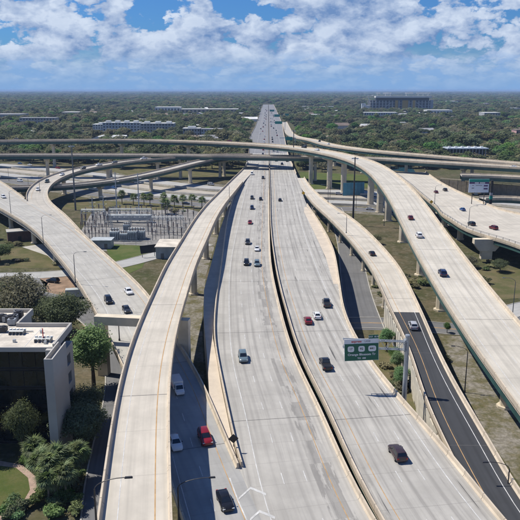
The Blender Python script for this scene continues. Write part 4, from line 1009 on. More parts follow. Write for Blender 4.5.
on('A', 250, 222.5, 'sedan', 'red', 'only red car on the left freeway deck', -1, True, GA)
on('A', 247.7, 242.5, 'suv', 'charcoal', 'dark car between the red car and the side by side pair', -1, True, GA)
on('A', 257, 249, 'sedan', 'white', 'white car beside the yellow line on the left freeway deck', -1, True, GA)
on('A', 246.5, 263, 'suv', 'black', 'black utility car, left one of the side by side pair', -1, True, GA)
on('A', 257, 264, 'suv', 'slate', 'blue grey utility car, right one of the side by side pair', -1, True, GA)
on('A', 243, 357.5, 'suv', 'slate', 'slate grey car nearest the camera on the left freeway deck', -1, True, GA)
on('B', 280, 200, 'sedan', 'black', 'dark car alone just past the exit gore on the right deck', 1, False, GB)
on('B', 276, 160.6, 'suv', 'charcoal', 'dark car in the overpass shadow nearest the median', 1, False, GB)
on('B', 282, 164, 'suv', 'navy', 'dark blue car in the overpass shadow in the middle lane', 1, False, GB)
on('B', 287, 161, 'suv', 'black', 'black car in the overpass shadow nearest the outer edge', 1, False, GB)
on('B', 278, 168.6, 'sedan', 'slate', 'grey car just before the overpass shadow on the right deck', 1, False, GB)
on('B', 326.5, 303.5, 'pickup', 'charcoal', 'dark pickup near the outer barrier ahead of the white car', 1, True, GB)
on('B', 317, 315.5, 'sedan', 'white', 'white car between red car and dark pickup on the right deck', 1, True, GB)
on('B', 308, 320.5, 'sedan', 'red', 'small red car left of the white car on the right deck', 1, True, GB)
on('B', 325.5, 364.5, 'pickup', 'black', 'black pickup just left of the green exit sign', 1, True, GB)
on('B', 397.5, 453.5, 'suv', 'wine', 'dark wine coloured car nearest the camera on the right deck', 1, True, GB)
on('R', 372, 253.5, 'sedan', 'black', 'black car on the concrete half of the exit ramp', 1, True)
on('R', 413, 326, 'suv', 'silver', 'silver car on the dark asphalt of the exit ramp', 1, True)
GG = 'cars on the highest flyover'
on('G', 410.5, 218, 'sedan', 'maroon', 'maroon car on the flyover behind the white one', 1, True, GG)
on('G', 419, 235.5, 'suv', 'white', 'white car on the descending part of the flyover', 1, True, GG)
on('G', 442.5, 273, 'suv', 'navy', 'navy blue car, nearest on the flyover', 1, True, GG)
on('G', 304, 147.2, 'suv', 'charcoal', 'dark car on the flyover above the freeway', 1, False, GG)
on('G', 317, 149.8, 'sedan', 'white', 'white car on the flyover where it starts to curve', 1, False, GG)
on('G', 229.5, 141, 'sedan', 'maroon', 'dark car on the flyover left of the freeway', 1, False, GG)
on('G', 15.5, 139.2, 'suv', 'tan', 'pale car at the far left end of the flyover', 1, False, GG)
GF = 'cars on the loop ramp'
on('F', 37.8, 189.5, 'suv', 'white', 'white car nearest the merge on the loop ramp', -1, True, GF)
on('F', 47, 181.5, 'suv', 'green', 'dark green car in the bend of the loop ramp', -1, True, GF)
on('F', 62, 174.6, 'sedan', 'white', 'white car on the loop ramp beyond the dark green car', -1, False, GF)
on('F', 83, 168.3, 'suv', 'charcoal', 'dark car on the loop ramp beside the tall grey mast', -1, False, GF)
on('F', 99, 165, 'pickup', 'white', 'white pickup on the loop ramp between two dark cars', -1, False, GF)
on('F', 114.5, 162.6, 'suv', 'grey', 'dark grey car farthest of the queue on the loop ramp', -1, False, GF)
on('F', 144, 158.6, 'pickup', 'white', 'white pickup alone on the straight of the loop ramp', -1, False, GF)
GE = 'cars on the left connector'
on('E', 3.5, 197, 'suv', 'white', 'white car at the left picture edge on the connector', -1, True, GE)
on('E', 128.5, 291.5, 'sedan', 'white', 'white car on the connector near the straddle beam', -1, True, GE)
on('E', 108.5, 300.5, 'suv', 'black', 'black car on the connector left of the other two', -1, True, GE)
on('E', 126.5, 309.5, 'sedan', 'charcoal', 'dark car on the connector right behind the straddle beam', -1, True, GE)
GD = 'vehicles in the shade right of the tall ramp'
on('E', 177.5, 388, 'truck', 'white', 'white box truck in the shade beside the tall ramp', -1, True, GD)
on('E', 175.5, 443, 'sedan', 'white', 'white car half hidden by the tall ramp barrier', -1, True, GD)
on('E', 205, 438, 'suv', 'red', 'dark red car at the shadow edge of the tall ramp', -1, True, GD)
on('E', 225, 501, 'sedan', 'black', 'black car nearest the camera by the chevrons', -1, True, GD)
on('H', 319.5, 141.5, 'suv', 'charcoal', 'dark car on the outer ramp behind the flyover', -1, False)
on('H', 328.5, 144, 'sedan', 'white', 'white car on the outer ramp behind the flyover', -1, False)
on('M', 513, 166.8, 'sedan', 'white', 'white car on the overpass at the right picture edge', -1, False)
GJ = 'cars on the toll deck'
on('J', 436, 192, 'sedan', 'maroon', 'maroon car at the far end of the toll deck', 1, True, GJ)
on('J', 445, 190, 'suv', 'charcoal', 'dark car beside the maroon one at the far end of the toll deck', 1, True, GJ)
on('J', 462.5, 209.5, 'sedan', 'blue', 'blue car in the middle of the toll deck', 1, True, GJ)
on('J', 471.5, 224, 'suv', 'black', 'black car close to the rail of the toll deck', 1, True, GJ)
on('J', 493.5, 228, 'suv', 'maroon', 'maroon utility car nearest on the toll deck', 1, True, GJ)
GK = 'cars on the crossing roads under the flyovers'
for px, py, rk, kd, cl, lb in ((20, 163.4, 'K1', 'sedan', 'blue', 'blue car on the far crossing road at the left edge'), (30, 165, 'K1', 'sedan', 'white', 'white car behind the blue one on the far crossing road'), (58, 168, 'K1', 'suv', 'red', 'red car on the far crossing road left of the tall mast'),
        (20, 181, 'K3', 'van', 'white', 'white van on the near crossing road at the left edge'), (114, 188, 'K3', 'suv', 'blue', 'blue car on the crossing road beneath the low ramp'), (211, 184.5, 'K1', 'van', 'silver', 'silver van on the crossing road left of the freeway'),
        (136, 197.5, 'K4', 'sedan', 'white', 'white car on the frontage street left of the palms'), (148, 199, 'K4', 'suv', 'navy', 'navy car on the frontage street among the palms'), (186, 203.5, 'K4', 'sedan', 'charcoal', 'dark car on the frontage street by the tall ramp'),
        (339, 194, 'K2', 'suv', 'silver', 'silver car between flyover piers on the crossing road'), (377, 196, 'K2', 'van', 'white', 'white van between flyover piers on the crossing road'), (370, 209, 'K4', 'sedan', 'silver', 'silver car on the frontage street below the flyover'), (391, 211.5, 'K4', 'sedan', 'blue', 'blue car on the frontage street below the flyover')):
    on(rk, px, py, kd, cl, lb, 1, False, GK)
p = at(53, 282.5, 0); vehicle('suv', 'black', (p.x, p.y, .08), 2.8, 'black car parked on the dirt beside the connector', full=True)
k = 0
for rk, d in (('A', -1), ('B', 1)):
    rb = RIBS[rk]; y = 640
    while y < 2300:
        i = rb.at_y(y+random.uniform(-20, 20)); ln = random.choice((0, 1, 2)); N = rb.N[i]; off = (rb.hw[i]-5.3-3.6*ln)*(1 if rk == 'A' else -1)+(0 if rk == 'A' else -.8); C = rb.C[i]; t = (N[1]*d, -N[0]*d)
        vehicle(random.choice(('sedan', 'suv', 'suv', 'van', 'truck')), random.choice(('white', 'silver', 'charcoal', 'black', 'red', 'grey')), (C[0]-N[0]*off, C[1]-N[1]*off, C[2]+.02), math.atan2(t[1], t[0]),
                'distant vehicle on the far freeway beyond the overpasses', 'distant vehicles on the far freeway', False); y += random.uniform(35, 75)

# ------------------------------------------------------------------ office block, lower left
T = empty('office_building', (-36, 115, 0), 0, 'pale office block with flat roof and dark glass courtyard face at left', 'building')
RZ = 20.0; ox, oy = -36.0, 115.0
def part(name, x0, x1, y0, y1, z0, z1, mat, par=None):
    return box_obj(name, ((x0+x1)/2-ox, (y0+y1)/2-oy, (z0+z1)/2), (x1-x0, y1-y0, z1-z0), mat, par or T)
rf = part('roof', -98, -37.8, 116.2, 127.6, RZ-1.0, RZ-.6, 'roof_membrane'); part('roof', -98, -48.4, 127.7, 136.6, RZ-1.0, RZ-.6, 'roof_membrane')
for nm, b in (('parapet', (-98, -37.4, 115.9, 116.25)), ('parapet', (-48.0, -37.4, 127.65, 128.1)), ('parapet', (-37.78, -37.4, 116.3, 127.6)), ('parapet', (-98, -48.0, 136.65, 137.1)), ('parapet', (-48.38, -48.0, 127.7, 136.6))):
    part(nm, *b, RZ-1.2, RZ+(.15 if b[2] > 116.1 else -.35), 'stucco')
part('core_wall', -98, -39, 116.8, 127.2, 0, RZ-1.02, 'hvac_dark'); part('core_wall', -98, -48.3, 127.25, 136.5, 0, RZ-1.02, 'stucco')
for f in range(5):
    z = f*3.75
    part('floor_band', -98, -39.1, 116.55, 116.75, z, z+.3, 'black')
    # open end bays: spandrel, opening, column
    part('spandrel', -38.7, -37.4, 116.9, 127.6, z, z+1.5, 'stucco')
    part('corner_column', -38.7, -37.42, 125.6, 127.6, z+1.5, z+3.75, 'stucco') if f != 4 else None
    part('end_wall', -38.7, -37.45, 116.9, 121.5 if f % 2 else 120.2, z+1.5, z+3.75, 'stucco')
    part('end_glazing', -38.98, -38.8, 117, 127.4, z+1.5, z+3.7, 'window_dark')
part('end_wall', -38.7, -37.43, 116.9, 127.6, 18.75, RZ-1.2, 'stucco')
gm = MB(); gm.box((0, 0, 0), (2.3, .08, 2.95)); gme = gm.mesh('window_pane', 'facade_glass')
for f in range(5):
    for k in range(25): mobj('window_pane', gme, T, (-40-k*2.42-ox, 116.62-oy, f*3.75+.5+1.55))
fin = part('stair_fin', -36.95, -35.45, 108.5, 116.85, 0, RZ-.5, 'stucco')
part('fin_link', -38.7, -36.95, 114.9, 116.85, 0, RZ-.5, 'stucco')
for b in ((-36.95, -35.45, 108.5, 108.75), (-36.95, -36.72, 108.75, 116.85), (-35.68, -35.45, 108.75, 116.85)): part('parapet', *b, RZ-.5, RZ+.4, 'stucco')
for k in range(9): part('roof_seam', -96+k*6.6, -95.9+k*6.6, 116.4, 127.5, RZ-.598, RZ-.57, 'roof_white')
for k, (x0_, x1_, yy) in enumerate(((-70, -50, 120.0), (-58, -44, 124.6))): part('roof_pipe', x0_, x1_, yy, yy+.16, RZ-.5, RZ-.34, 'galv')
for k, (xx, yy) in enumerate(((-46, 119), (-42.5, 124), (-55, 121.5), (-62, 118.4), (-40, 118.2))): part('roof_vent', xx, xx+.5, yy, yy+.5, RZ-.6, RZ-.05, 'galv')
def roofunit(x, y, w_, d_, h_, mat, lab, z=RZ-.6, fans=1):
    U = empty('roof_unit', (x, y, z), 0, lab, 'roof unit', 'roof equipment'); m = MB(); m.box((0, 0, h_/2+.2), (w_, d_, h_)); m.build('housing', mat, U)
    for sx in (-1, 1): m = MB(); m.box((sx*w_*.35, 0, .1), (.15, d_, .2)); m.build('skid', 'galv_dark', U)
    for k in range(fans): m = MB(); m.tube([(0, 0, 0), (0, 0, .18)], [min(w_/fans, d_)*.38]*2, 12); m.build('fan', 'hvac_dark', U, ((k-(fans-1)/2)*w_/fans, 0, h_+.2))
for i_, (px, py, w_, d_, h_, mt, fn) in enumerate(((2, 318.5, 1.5, 1.4, 1.2, 'hvac_dark', 1), (6.5, 319, 1.3, 1.3, 1.0, 'hvac', 1), (10.5, 319.5, 1.6, 1.4, 1.2, 'hvac_dark', 1), (14.5, 317.5, 1.3, 1.2, 1.0, 'hvac', 1), (19, 315, 1.5, 1.4, 1.2, 'hvac_dark', 1), (12, 322, 1.5, 1.2, 1.1, 'hvac', 1), (1, 329, 2.2, 1.3, .9, 'hvac_dark', 2), (16.5, 311.8, 1.0, 1.0, .7, 'hvac', 1))):
    p = at(px, py, RZ); roofunit(p.x, p.y, w_, d_, h_, mt, ('black' if mt == 'hvac_dark' else 'grey')+' '+('air unit at the left edge of the office roof', 'small air unit second from the left on the office roof', 'air unit in the middle of the office roof row', 'air unit right of middle in the office roof row', 'air unit at the right end of the office roof row', 'air unit in front of the roof row', 'twin fan air unit nearest the courtyard side', 'small vent box behind the roof row')[i_], fans=fn)
def rack(px0, px1, py, lab, pole=False):
    a, b = at(px0, py, RZ), at(px1, py, RZ); L = (b-a).length; U = empty('pipe_rack', (a.x, a.y, RZ-.6), 0, lab, 'roof rack')
    for k in range(5):
        m = MB(); m.box((L*k/4, 0, .3), (.14, 1.5, .6)); m.build('frame', 'galv_dark', U)
        m = MB(); m.tube([(L*k/4-.2, .5, .75), (L*k/4+.2, .5, .75)], .22, 8); m.build('duct_end', 'galv', U)
    for y in (-.5, 0, .5): m = MB(); m.tube([(0, y, .68), (L, y, .68)], .09, 6); m.build('pipe', 'galv', U)
    if pole: m = MB(); m.tube([(L*.5, 0, 0), (L*.5, 0, 2.6)], .09, 6); m.build('red_pole', 'sign_red', U)
rack(10, 24, 331, 'low pipe rack in the middle of the office roof'); rack(35.5, 51, 338.5, 'pipe rack with a red pole near the roof corner', True)

# ------------------------------------------------------------------ electrical substation
sb0 = at(75, 247, 0)
def transformer(px, py, sc, lab):
    p = at(px, py, 0); T = empty('transformer', (p.x, p.y, .03), .05, lab, 'transformer', 'substation transformers')
    m = MB(); m.box((0, 0, 1.9*sc), (3.6*sc, 2.6*sc, 3.2*sc)); m.build('tank', 'equip_light', T)
    for sy in (-1, 1):
        for k in range(5): m = MB(); m.box(((k-2)*.68*sc, sy*1.75*sc, 1.9*sc), (.34*sc, .8*sc, 2.6*sc)); m.build('radiator', 'equip_grey', T)
    for k in range(3): m = MB(); m.tube([((k-1)*1.0*sc, 0, 3.5*sc), ((k-1)*1.15*sc, 0, 4.9*sc)], [.22*sc, .1*sc], 8); m.build('bushing', 'insulator', T)
    m = MB(); m.tube([(-1.6*sc, 1.0*sc, 4.1*sc), (1.6*sc, 1.0*sc, 4.1*sc)], .42*sc, 10); m.build('conservator', 'equip_light', T)
    m = MB(); m.box((0, 0, .15), (4.4*sc, 4.6*sc, .3)); m.build('plinth', 'pavement', T)
transformer(115, 240, 1.15, 'leftmost large transformer in the substation, nearest the lawn'); transformer(124, 240.5, .95, 'second transformer from the left beside the lawn')
transformer(133, 240, 1.2, 'third transformer from the left beside the lawn'); transformer(141, 239, 1.1, 'rightmost transformer beside the lawn')
transformer(127, 231, .9, 'transformer standing behind the front row in the substation')
def gantry(px0, px1, py, h, lab):
    a, b = at(px0, py, 0), at(px1, py, 0); T = empty('steel_gantry', (a.x, a.y, .03), math.atan2(b.y-a.y, b.x-a.x), lab, 'gantry', 'substation gantries'); L = (b-a).length; nb = max(2, int(L/9))
    for k in range(nb+1):
        m = MB(); x = L*k/nb
        for dx in (-.4, .4):
            for dy in (-.4, .4): m.tube([(x+dx, dy, 0), (x+dx*.6, dy*.6, h)], .07, 4)
        for j in range(6): z = h*j/6; m.tube([(x-.4, -.4, z), (x+.4, -.4, z+h/6)], .045, 4); m.tube([(x+.4, .4, z), (x-.4, .4, z+h/6)], .045, 4)
        m.build('lattice_post', 'galv', T)
    m = MB()
    for dy in (-.35, .35):
        for dz in (0, .8): m.tube([(0, dy, h-.8+dz), (L, dy, h-.8+dz)], .08, 4)
        for j in range(int(L/1.2)): m.tube([(1.2*j, dy, h-.8+(j % 2)*.8), (1.2*j+1.2, dy, h-(j % 2)*.8)], .05, 4)
    m.build('lattice_beam', 'galv', T)
    for k in range(3): m = MB(); m.tube([(0, (k-1)*.5, h+.5), (L, (k-1)*.5, h+.5)], .06, 5); m.build('bus_bar', 'galv', T)
gantry(110, 152, 225.5, 8, 'long steel gantry across the back of the substation'); gantry(82, 106, 224, 7, 'short steel gantry at the left of the substation'); gantry(152, 184, 232, 7, 'short steel gantry at the right of the substation'); gantry(112, 148, 231, 7.5, 'steel gantry just behind the transformers')
bm = MB(); bm.box((0, 0, 0), (6, 2.2, 2.6)); bme = bm.mesh('cabinet', 'equip_light')
for px in (113, 121, 129, 137, 146):
    p = at(px, 222.5, 0); o = mobj('switchgear_cabinet', bme, None, (p.x, p.y, 2.6)); tag(o, 'pale switchgear cabinet in the rear row of the substation', 'cabinet', 'rear switchgear row')
pm = MB(); pm.tube([(0, 0, 0), (0, 0, 3.2)], .13, 6); post_me = pm.mesh('steel_post', 'galv_dark'); pm = MB(); pm.tube([(0, 0, 0), (0, 0, .2), (0, 0, .5), (0, 0, .8), (0, 0, 1.1), (0, 0, 1.6)], [.12, .3, .16, .3, .16, .22], 8); ins_me = pm.mesh('insulator', 'insulator')
pm = MB(); pm.box((0, 0, 0), (1.6, .18, .18)); arm_me = pm.mesh('cross_arm', 'galv')
rr = random.Random(4); ROWN = ('rearmost row', 'second row from the back', 'left middle row', 'right middle row', 'left row beside the gantry', 'right row beside the gantry', 'front left row', 'front right row')
for r_, (y0, xa, xb, n_) in enumerate(((216, 92, 196, 20), (220, 84, 196, 20), (227, 80, 110, 8), (227, 148, 192, 10), (233, 80, 108, 8), (235, 146, 188, 10), (240, 84, 108, 7), (240, 150, 184, 8))):
    for k in range(n_):
        px = xa+(xb-xa)*(k+.5)/n_+rr.uniform(-.6, .6); p = at(px, y0+rr.uniform(-.5, .5), 0); s_ = rr.uniform(.8, 1.35)
        T = empty('insulator_post', (p.x, p.y, .03), rr.uniform(-.1, .1), 'thin insulator post in the '+ROWN[r_]+' of the substation', 'post', 'insulator posts, '+ROWN[r_]); T.scale = (s_, s_, s_)
        mobj('steel_post', post_me, T); mobj('insulator', ins_me, T, (0, 0, 3.2))
        if k % 2: mobj('cross_arm', arm_me, T, (0, 0, 4.85))
for px, py, tp, lb in ((117.5, 222, 172, 'tall steel pole left of the two in the substation'), (139.5, 221, 173, 'tall steel pole right of the two in the substation'), (93, 217, 197, 'shorter steel pole at the back left of the substation'), (104, 216, 195, 'shorter steel pole beside the substation verge')):
    p = at(px, py, 0); h = zof(tp, p.y); T = empty('steel_pole', (p.x, p.y, 0), 0, lb, 'pole'); m = MB(); m.tube([(0, 0, 0), (0, 0, h)], [.38, .2], 10); m.build('shaft', 'galv', T)
    for z in (h-1, h-3, h-5): m = MB(); m.tube([(-1.8, 0, z+.2), (0, 0, z), (1.8, 0, z+.2)], .09, 6); m.build('cross_arm', 'galv', T)
def shed(px0, px1, pyb, h, dep, wall, roof, lab, name='utility_building', doors=2):
    a, b = at(px0, pyb, 0), at(px1, pyb, 0); L = b.x-a.x; T = empty(name, ((a.x+b.x)/2, a.y+dep/2, .02), 0, lab, 'building')
    m = MB(); m.box((0, 0, h/2), (L, dep, h)); m.build('wall', wall, T); m = MB(); m.box((0, 0, h+.2), (L+.8, dep+.8, .36)); m.build('roof', roof, T)
    for k in range(doors): m = MB(); m.box((-L/2+L*(k+.5)/doors, -dep/2-.03, 1.15), (1.3, .08, 2.2)); m.build('door', 'galv_dark', T)
shed(156, 182, 259, 4.6, 14, 'equip_grey', 'roof_membrane', 'grey green utility building with cream roof beside the tall ramp')
shed(91, 111, 249, 3.4, 6, 'equip_grey', 'equip_light', 'long grey control shed at the left front of the substation')
p = at(149, 257, 0); T = empty('dark_panel', (p.x, p.y, 0), .5, 'dark tilted panel on posts beside the utility building', 'panel'); m = MB(); m.box((0, 0, 0), (7, .3, 3.2)); o = m.build('face', 'black', T, (0, 0, 3.3)); o.rotation_euler = (-.35, 0, 0)
for x in (-2.6, 2.6): m = MB(); m.box((x, .5, 1.3), (.2, .2, 2.6)); m.build('post', 'galv_dark', T)
# chain-link fence round the yard
fp = [at(x, y, 0) for x, y in ((84, 249), (112, 245.6), (148, 246), (154, 241))]; T = empty('chain_link_fence', (0, 0, 0), 0, 'thin wire fence along the front of the substation', 'fence')
for a, b in zip(fp, fp[1:]):
    nn = max(2, int((b-a).length/4))
    for k in range(nn): q = a+(b-a)*k/nn; m = MB(); m.tube([(q.x, q.y, 0), (q.x, q.y, 2.4)], .05, 5); m.build('post', 'galv', T)
    for z in (.4, 1.4, 2.35): m = MB(); m.tube([(a.x, a.y, z), (b.x, b.y, z)], .03, 4); m.build('rail', 'galv', T)
# dumpster, shed, small things on the left lots
p = at(75, 298, 0); T = empty('cargo_trailer', (p.x, p.y, 0), .2, 'pale grey box trailer on the lot under the connector', 'trailer'); m = MB(); m.box((0, 0, 1.9), (5.6, 2.5, 2.4)); m.build('box_body', 'equip_light', T); m = MB(); m.box((3.2, 0, 1.2), (1.2, 2.1, 1.4), taper=(.7, .9)); m.build('nose', 'galv_dark', T)
for x in (-1.4, 1.6):
    for y in (-1, 1): mobj('wheel', WHEEL, T, (x, y*1.05, .36), (0, 0, 0), (1.2, 1.2, 1.2))
p = at(22, 240, 0); T = empty('brick_structure', (p.x, p.y, 0), .4, 'low dark brick structure under the connector at left', 'building'); m = MB(); m.box((0, 0, 2.2), (12, 6, 4.4)); m.build('wall', 'brick_dark', T); m = MB(); m.box((0, 0, 4.6), (12.6, 6.6, .35)); m.build('roof', 'pavement', T); m = MB(); m.box((-1, -3.03, 1.2), (1.4, .1, 2.3)); m.build('door', 'black', T)
# low sign wall by the palms
p = at(59, 490, 0); T = empty('garden_wall', (p.x, p.y, 0), .15, 'low beige wall among the palms at lower left', 'wall'); m = MB(); m.box((0, 0, 1.0), (5.2, .5, 2.0)); m.build('wall_body', 'brick_dark', T); m = MB(); m.box((-.2, 0, 3.0), (1.6, .7, 6)); m.build('pillar', 'stucco', T); m = MB(); m.box((0, 0, 2.08), (5.5, .7, .16)); m.build('coping', 'pavement', T)
# blue hoarding seen between flyover piers
a, b = at(343, 196, 0), at(364, 195, 0); T = empty('blue_hoarding', (0, 0, 0), 0, 'blue panelled hoarding between two flyover piers', 'hoarding')
for k in range(6): q = a+(b-a)*((k+.5)/6); box_obj('panel', (q.x, q.y, 4.2), ((b.x-a.x)/6-.15, .3, 8.0), 'blue_panel', T); box_obj('post', (q.x-(b.x-a.x)/12, q.y+.3, 4.2), (.3, .3, 8.4), 'galv_dark', T)
patch('pond', [(376, 171), (390, 170), (416, 173), (412, 167), (384, 166)], 'water', .06)

# ------------------------------------------------------------------ far buildings
FOOT = []
def building(px0, px1, pyb, ptop, dep, wall, roof, label, floors=2, cols=8, name='building', win=True, penthouse=0, group=None, sky=None):
    y = at(0, pyb, 0).y; h = zof(ptop, y); x0, x1 = xof(px0, y, 0), xof(px1, y, 0); L = x1-x0; cx = (x0+x1)/2
    T = empty(name, (cx, y+dep/2, 0), 0, label, 'building', group); FOOT.append((x0-6, x1+6, y-.075*y, y+dep+6))
    m = MB(); m.box((0, 0, h/2), (L, dep, h)); m.build('wall', wall, T)
    rf = MB(); rf.box((0, 0, h+.25), (L+1.0, dep+1.0, .5)); rfo = rf.build('roof', roof, T)
    for k in range(penthouse):
        m = MB(); m.box((-L/2+L*(k+.5)/penthouse, 0, h+1.7), (L/penthouse*.45, dep*.5, 2.6)); m.build('penthouse', 'bwhite', rfo)
    if win:
        ww = L/cols*.5; fh = h/floors; wm = MB(); wm.box((0, 0, 0), (ww, .12, fh*.5)); me = wm.mesh('window', 'window_dark')
        for f in range(floors):
            for c in range(cols): mobj('window', me, T, (-L/2+L*(c+.5)/cols, -dep/2-.04, fh*(f+.52)))
    return T
building(20, 55.5, 126.5, 118, 26, 'bgrey', 'roof_grey', 'grey three storey apartment block above the trees at far left', 3, 12)
building(-8, 20, 120.5, 114.5, 60, 'bgrey', 'roof_grey', 'long low grey building at the left picture edge', 1, 8)
building(62, 82, 117.6, 112.3, 40, 'btan', 'roof_white', 'low building with bright white roof left of centre', 1, 6)
building(103, 140, 134, 122.8, 22, 'bblue', 'roof_white', 'blue grey condominium row with white roof boxes, left part', 4, 12, penthouse=4)
building(141, 174, 134.6, 123.6, 22, 'bgrey', 'roof_white', 'blue grey condominium row with white roof boxes, right part', 4, 11, penthouse=3)
building(183, 200, 136.2, 128.6, 20, 'bgrey', 'roof_white', 'small white roofed block above the flyover, left one', 2, 6, penthouse=1)
building(201, 224, 136.2, 129.2, 20, 'bblue', 'roof_grey', 'small blue grey block above the flyover, right one', 2, 8)
building(155, 180, 113.2, 107.2, 50, 'bwhite', 'roof_white', 'large white warehouse in the middle distance', 1, 8)
building(181, 238, 113.4, 109.2, 50, 'btan', 'roof_white', 'long pale warehouse right of the large white one', 1, 14)
building(93, 111, 131.5, 124.6, 24, 'bwhite', 'roof_white', 'white modern building left of the condominium row', 3, 7, penthouse=1)
building(59, 80, 135.6, 132.2, 20, 'bwhite', 'roof_grey', 'low white strip building just above the flyover at left', 1, 8)
building(27, 33, 105.3, 102.6, 60, 'bwhite', 'roof_white', 'small white far building on the left skyline', 1, 3)
building(14, 23, 105.6, 103, 60, 'bwhite', 'roof_white', 'pale far building on the left skyline', 1, 3)
building(364, 397, 118.6, 112.6, 30, 'bblue', 'roof_white', 'long pale blue low building in front of the stadium', 2, 14)
building(427, 452, 116, 110.2, 40, 'bwhite', 'roof_white', 'white low building right of the stadium', 1, 8)
building(484, 500, 119, 112.8, 40, 'bgrey', 'roof_white', 'pale grey building among trees on the right', 2, 6)
building(515.5, 526, 143, 130.2, 18, 'bpink', 'roof_brown', 'pink building at the right picture edge', 3, 4)
building(483.5, 489, 107.6, 103.4, 30, 'bpink', 'roof_white', 'small pink tower on the right horizon', 2, 2)
building(436, 458, 103.2, 101.2, 80, 'bwhite', 'roof_white', 'long white far shed right of the stadium', 1, 6)
building(440, 446, 133, 130.6, 14, 'bwhite', 'roof_white', 'small white roofed house in the right woodland', 1, 3)
building(399, 406, 125.8, 122.6, 14, 'bwhite', 'roof_white', 'small white building in the woodland left of centre right', 1, 3)
building(484, 489, 127.6, 125, 14, 'bwhite', 'roof_white', 'tiny white house among trees at right', 1, 3)
building(455, 462, 130, 128.2, 14, 'bwhite', 'roof_white', 'white shed in the middle of the right woodland', 1, 3)
building(309, 326, 117.8, 114.6, 24, 'bwhite', 'roof_white', 'low white building left of the stadium among trees', 1, 6)
building(330, 346, 118.6, 115.6, 24, 'bgrey', 'roof_grey', 'low grey building between freeway and stadium', 1, 6)
building(300, 340, 108.4, 106.6, 60, 'bwhite', 'roof_grey', 'far pale roof left of the stadium', 1, 8)
building(232, 250, 106.2, 104.6, 60, 'bwhite', 'roof_white', 'far white roof left of the distant freeway', 1, 5)
building(498, 520, 110.6, 108.2, 50, 'bwhite', 'roof_grey', 'far pale building at the right edge below the horizon', 1, 6)
# open-sided pavilion on the right
y = at(0, 157.5, 0).y; h = zof(149.2, y); x0, x1 = xof(448, y, 0), xof(487, y, 0); L = x1-x0
T = empty('pavilion', ((x0+x1)/2, y+9, 0), 0, 'long grey pavilion with pale blue roof and columns at right', 'building'); FOOT.append((x0-4, x1+4, y-70, y+24))
m = MB(); m.box((0, 0, h+.5), (L+2, 20, 1.0)); m.build('roof', 'bblue', T); m = MB(); m.box((0, 3, h/2), (L-2, 12, h)); m.build('wall', 'stand_dark', T)
for k in range(12): m = MB(); m.box((-L/2+L*(k+.5)/12, -8.6, h/2), (.8, .8, h)); m.build('column', 'bgrey', T)
for k in range(6): m = MB(); m.box((-L/2+L*(k+.5)/6, 0, h+1.6), (2.4, 3, 1.2)); m.build('roof_vent', 'roof_white', T)
# stadium
y = at(0, 111.5, 0).y; X = lambda q: xof(q, y, 20)-xof(397, y, 20)
T = empty('stadium', (xof(397, y, 20), y+60, 0), 0, 'large stadium with white upper rim and yellow facade panels on the horizon', 'stadium'); FOOT.append((xof(355, y, 0), xof(438, y, 0), y-80, y+190))
Z = lambda q: zof(q, y)*1.1
m = MB(); m.box(((X(371)+X(431))/2, -20, Z(101.4)/2), (X(431)-X(371), 60, Z(101.4))); m.build('stand', 'stand_dark', T)
m = MB(); m.box(((X(376)+X(431))/2, -45, (Z(97.4)+Z(99))/2), (X(431.5)-X(375.5), 30, Z(97.4)-Z(99))); m.build('upper_rim', 'roof_white', T)
m = MB(); m.box(((X(377)+X(430))/2, -30, (Z(101.4)+Z(99))/2), (X(430)-X(377), 30, Z(99)-Z(101.4))); m.build('upper_stand', 'hvac_dark', T)
for k in range(18): q = 373+k*3.3; m = MB(); m.box((X(q), -52.5, Z(101.6)/2), (3.2, 3, Z(101.6))); m.build('facade_rib', 'bgrey', T)
for zq in (103.6, 106, 108.4): m = MB(); m.box(((X(371)+X(431))/2, -51.5, Z(zq)), (X(431)-X(371), 3, 1.6)); m.build('concourse_band', 'bgrey', T)
for q0, q1 in ((395.4, 398.2), (402.6, 408.4), (413, 415.6)): m = MB(); m.box(((X(q0)+X(q1))/2, -54.5, Z(105)-.5), (X(q1)-X(q0), 1.5, Z(101)-Z(108.6))); m.build('yellow_panel', 'yellow_panel', T)
for q0, q1 in ((385, 391), (424, 417)):
    m = MB(); m.quad([(X(q0), -55.6, Z(108.6)), (X(q0), -55.6, Z(107.6)), (X(q1), -55.6, Z(103)), (X(q1), -55.6, Z(104))]); m.build('ramp_brace', 'bgrey', T)
for q0 in (378, 386, 391, 407, 419, 424, 429): m = MB(); m.box((X(q0), -40, (Z(94.6)+Z(97.4))/2), (1.2, 1.2, Z(94.6)-Z(97.4))); m.build('light_mast', 'bwhite', T)
for q0, q1 in ((376.5, 381), (384, 392), (406, 414), (417.5, 431)): m = MB(); m.box(((X(q0)+X(q1))/2, -40, Z(94.8)), (X(q1)-X(q0), 1.5, 3.6)); m.build('light_bank', 'roof_white', T)
m = MB(); m.tube([(X(371.5), -40, Z(104)), (X(368.6), -40, Z(97.5)), (X(374), -40, Z(97.2))], 1.6, 6); m.build('corner_truss', 'bwhite', T)
m = MB(); m.box((X(365), -30, Z(104.4)/2), (X(367)-X(363), 16, Z(104.4))); m.build('stair_tower', 'bblue', T); m = MB(); m.box((X(433.5), -30, Z(101)/2), (X(435)-X(432), 16, Z(101))); m.build('stair_tower', 'bblue', T)
m = MB(); m.box(((X(364)+X(372))/2, -34, Z(106)/2), (X(372)-X(364), 20, Z(106))); m.build('side_stand', 'bwhite', T)

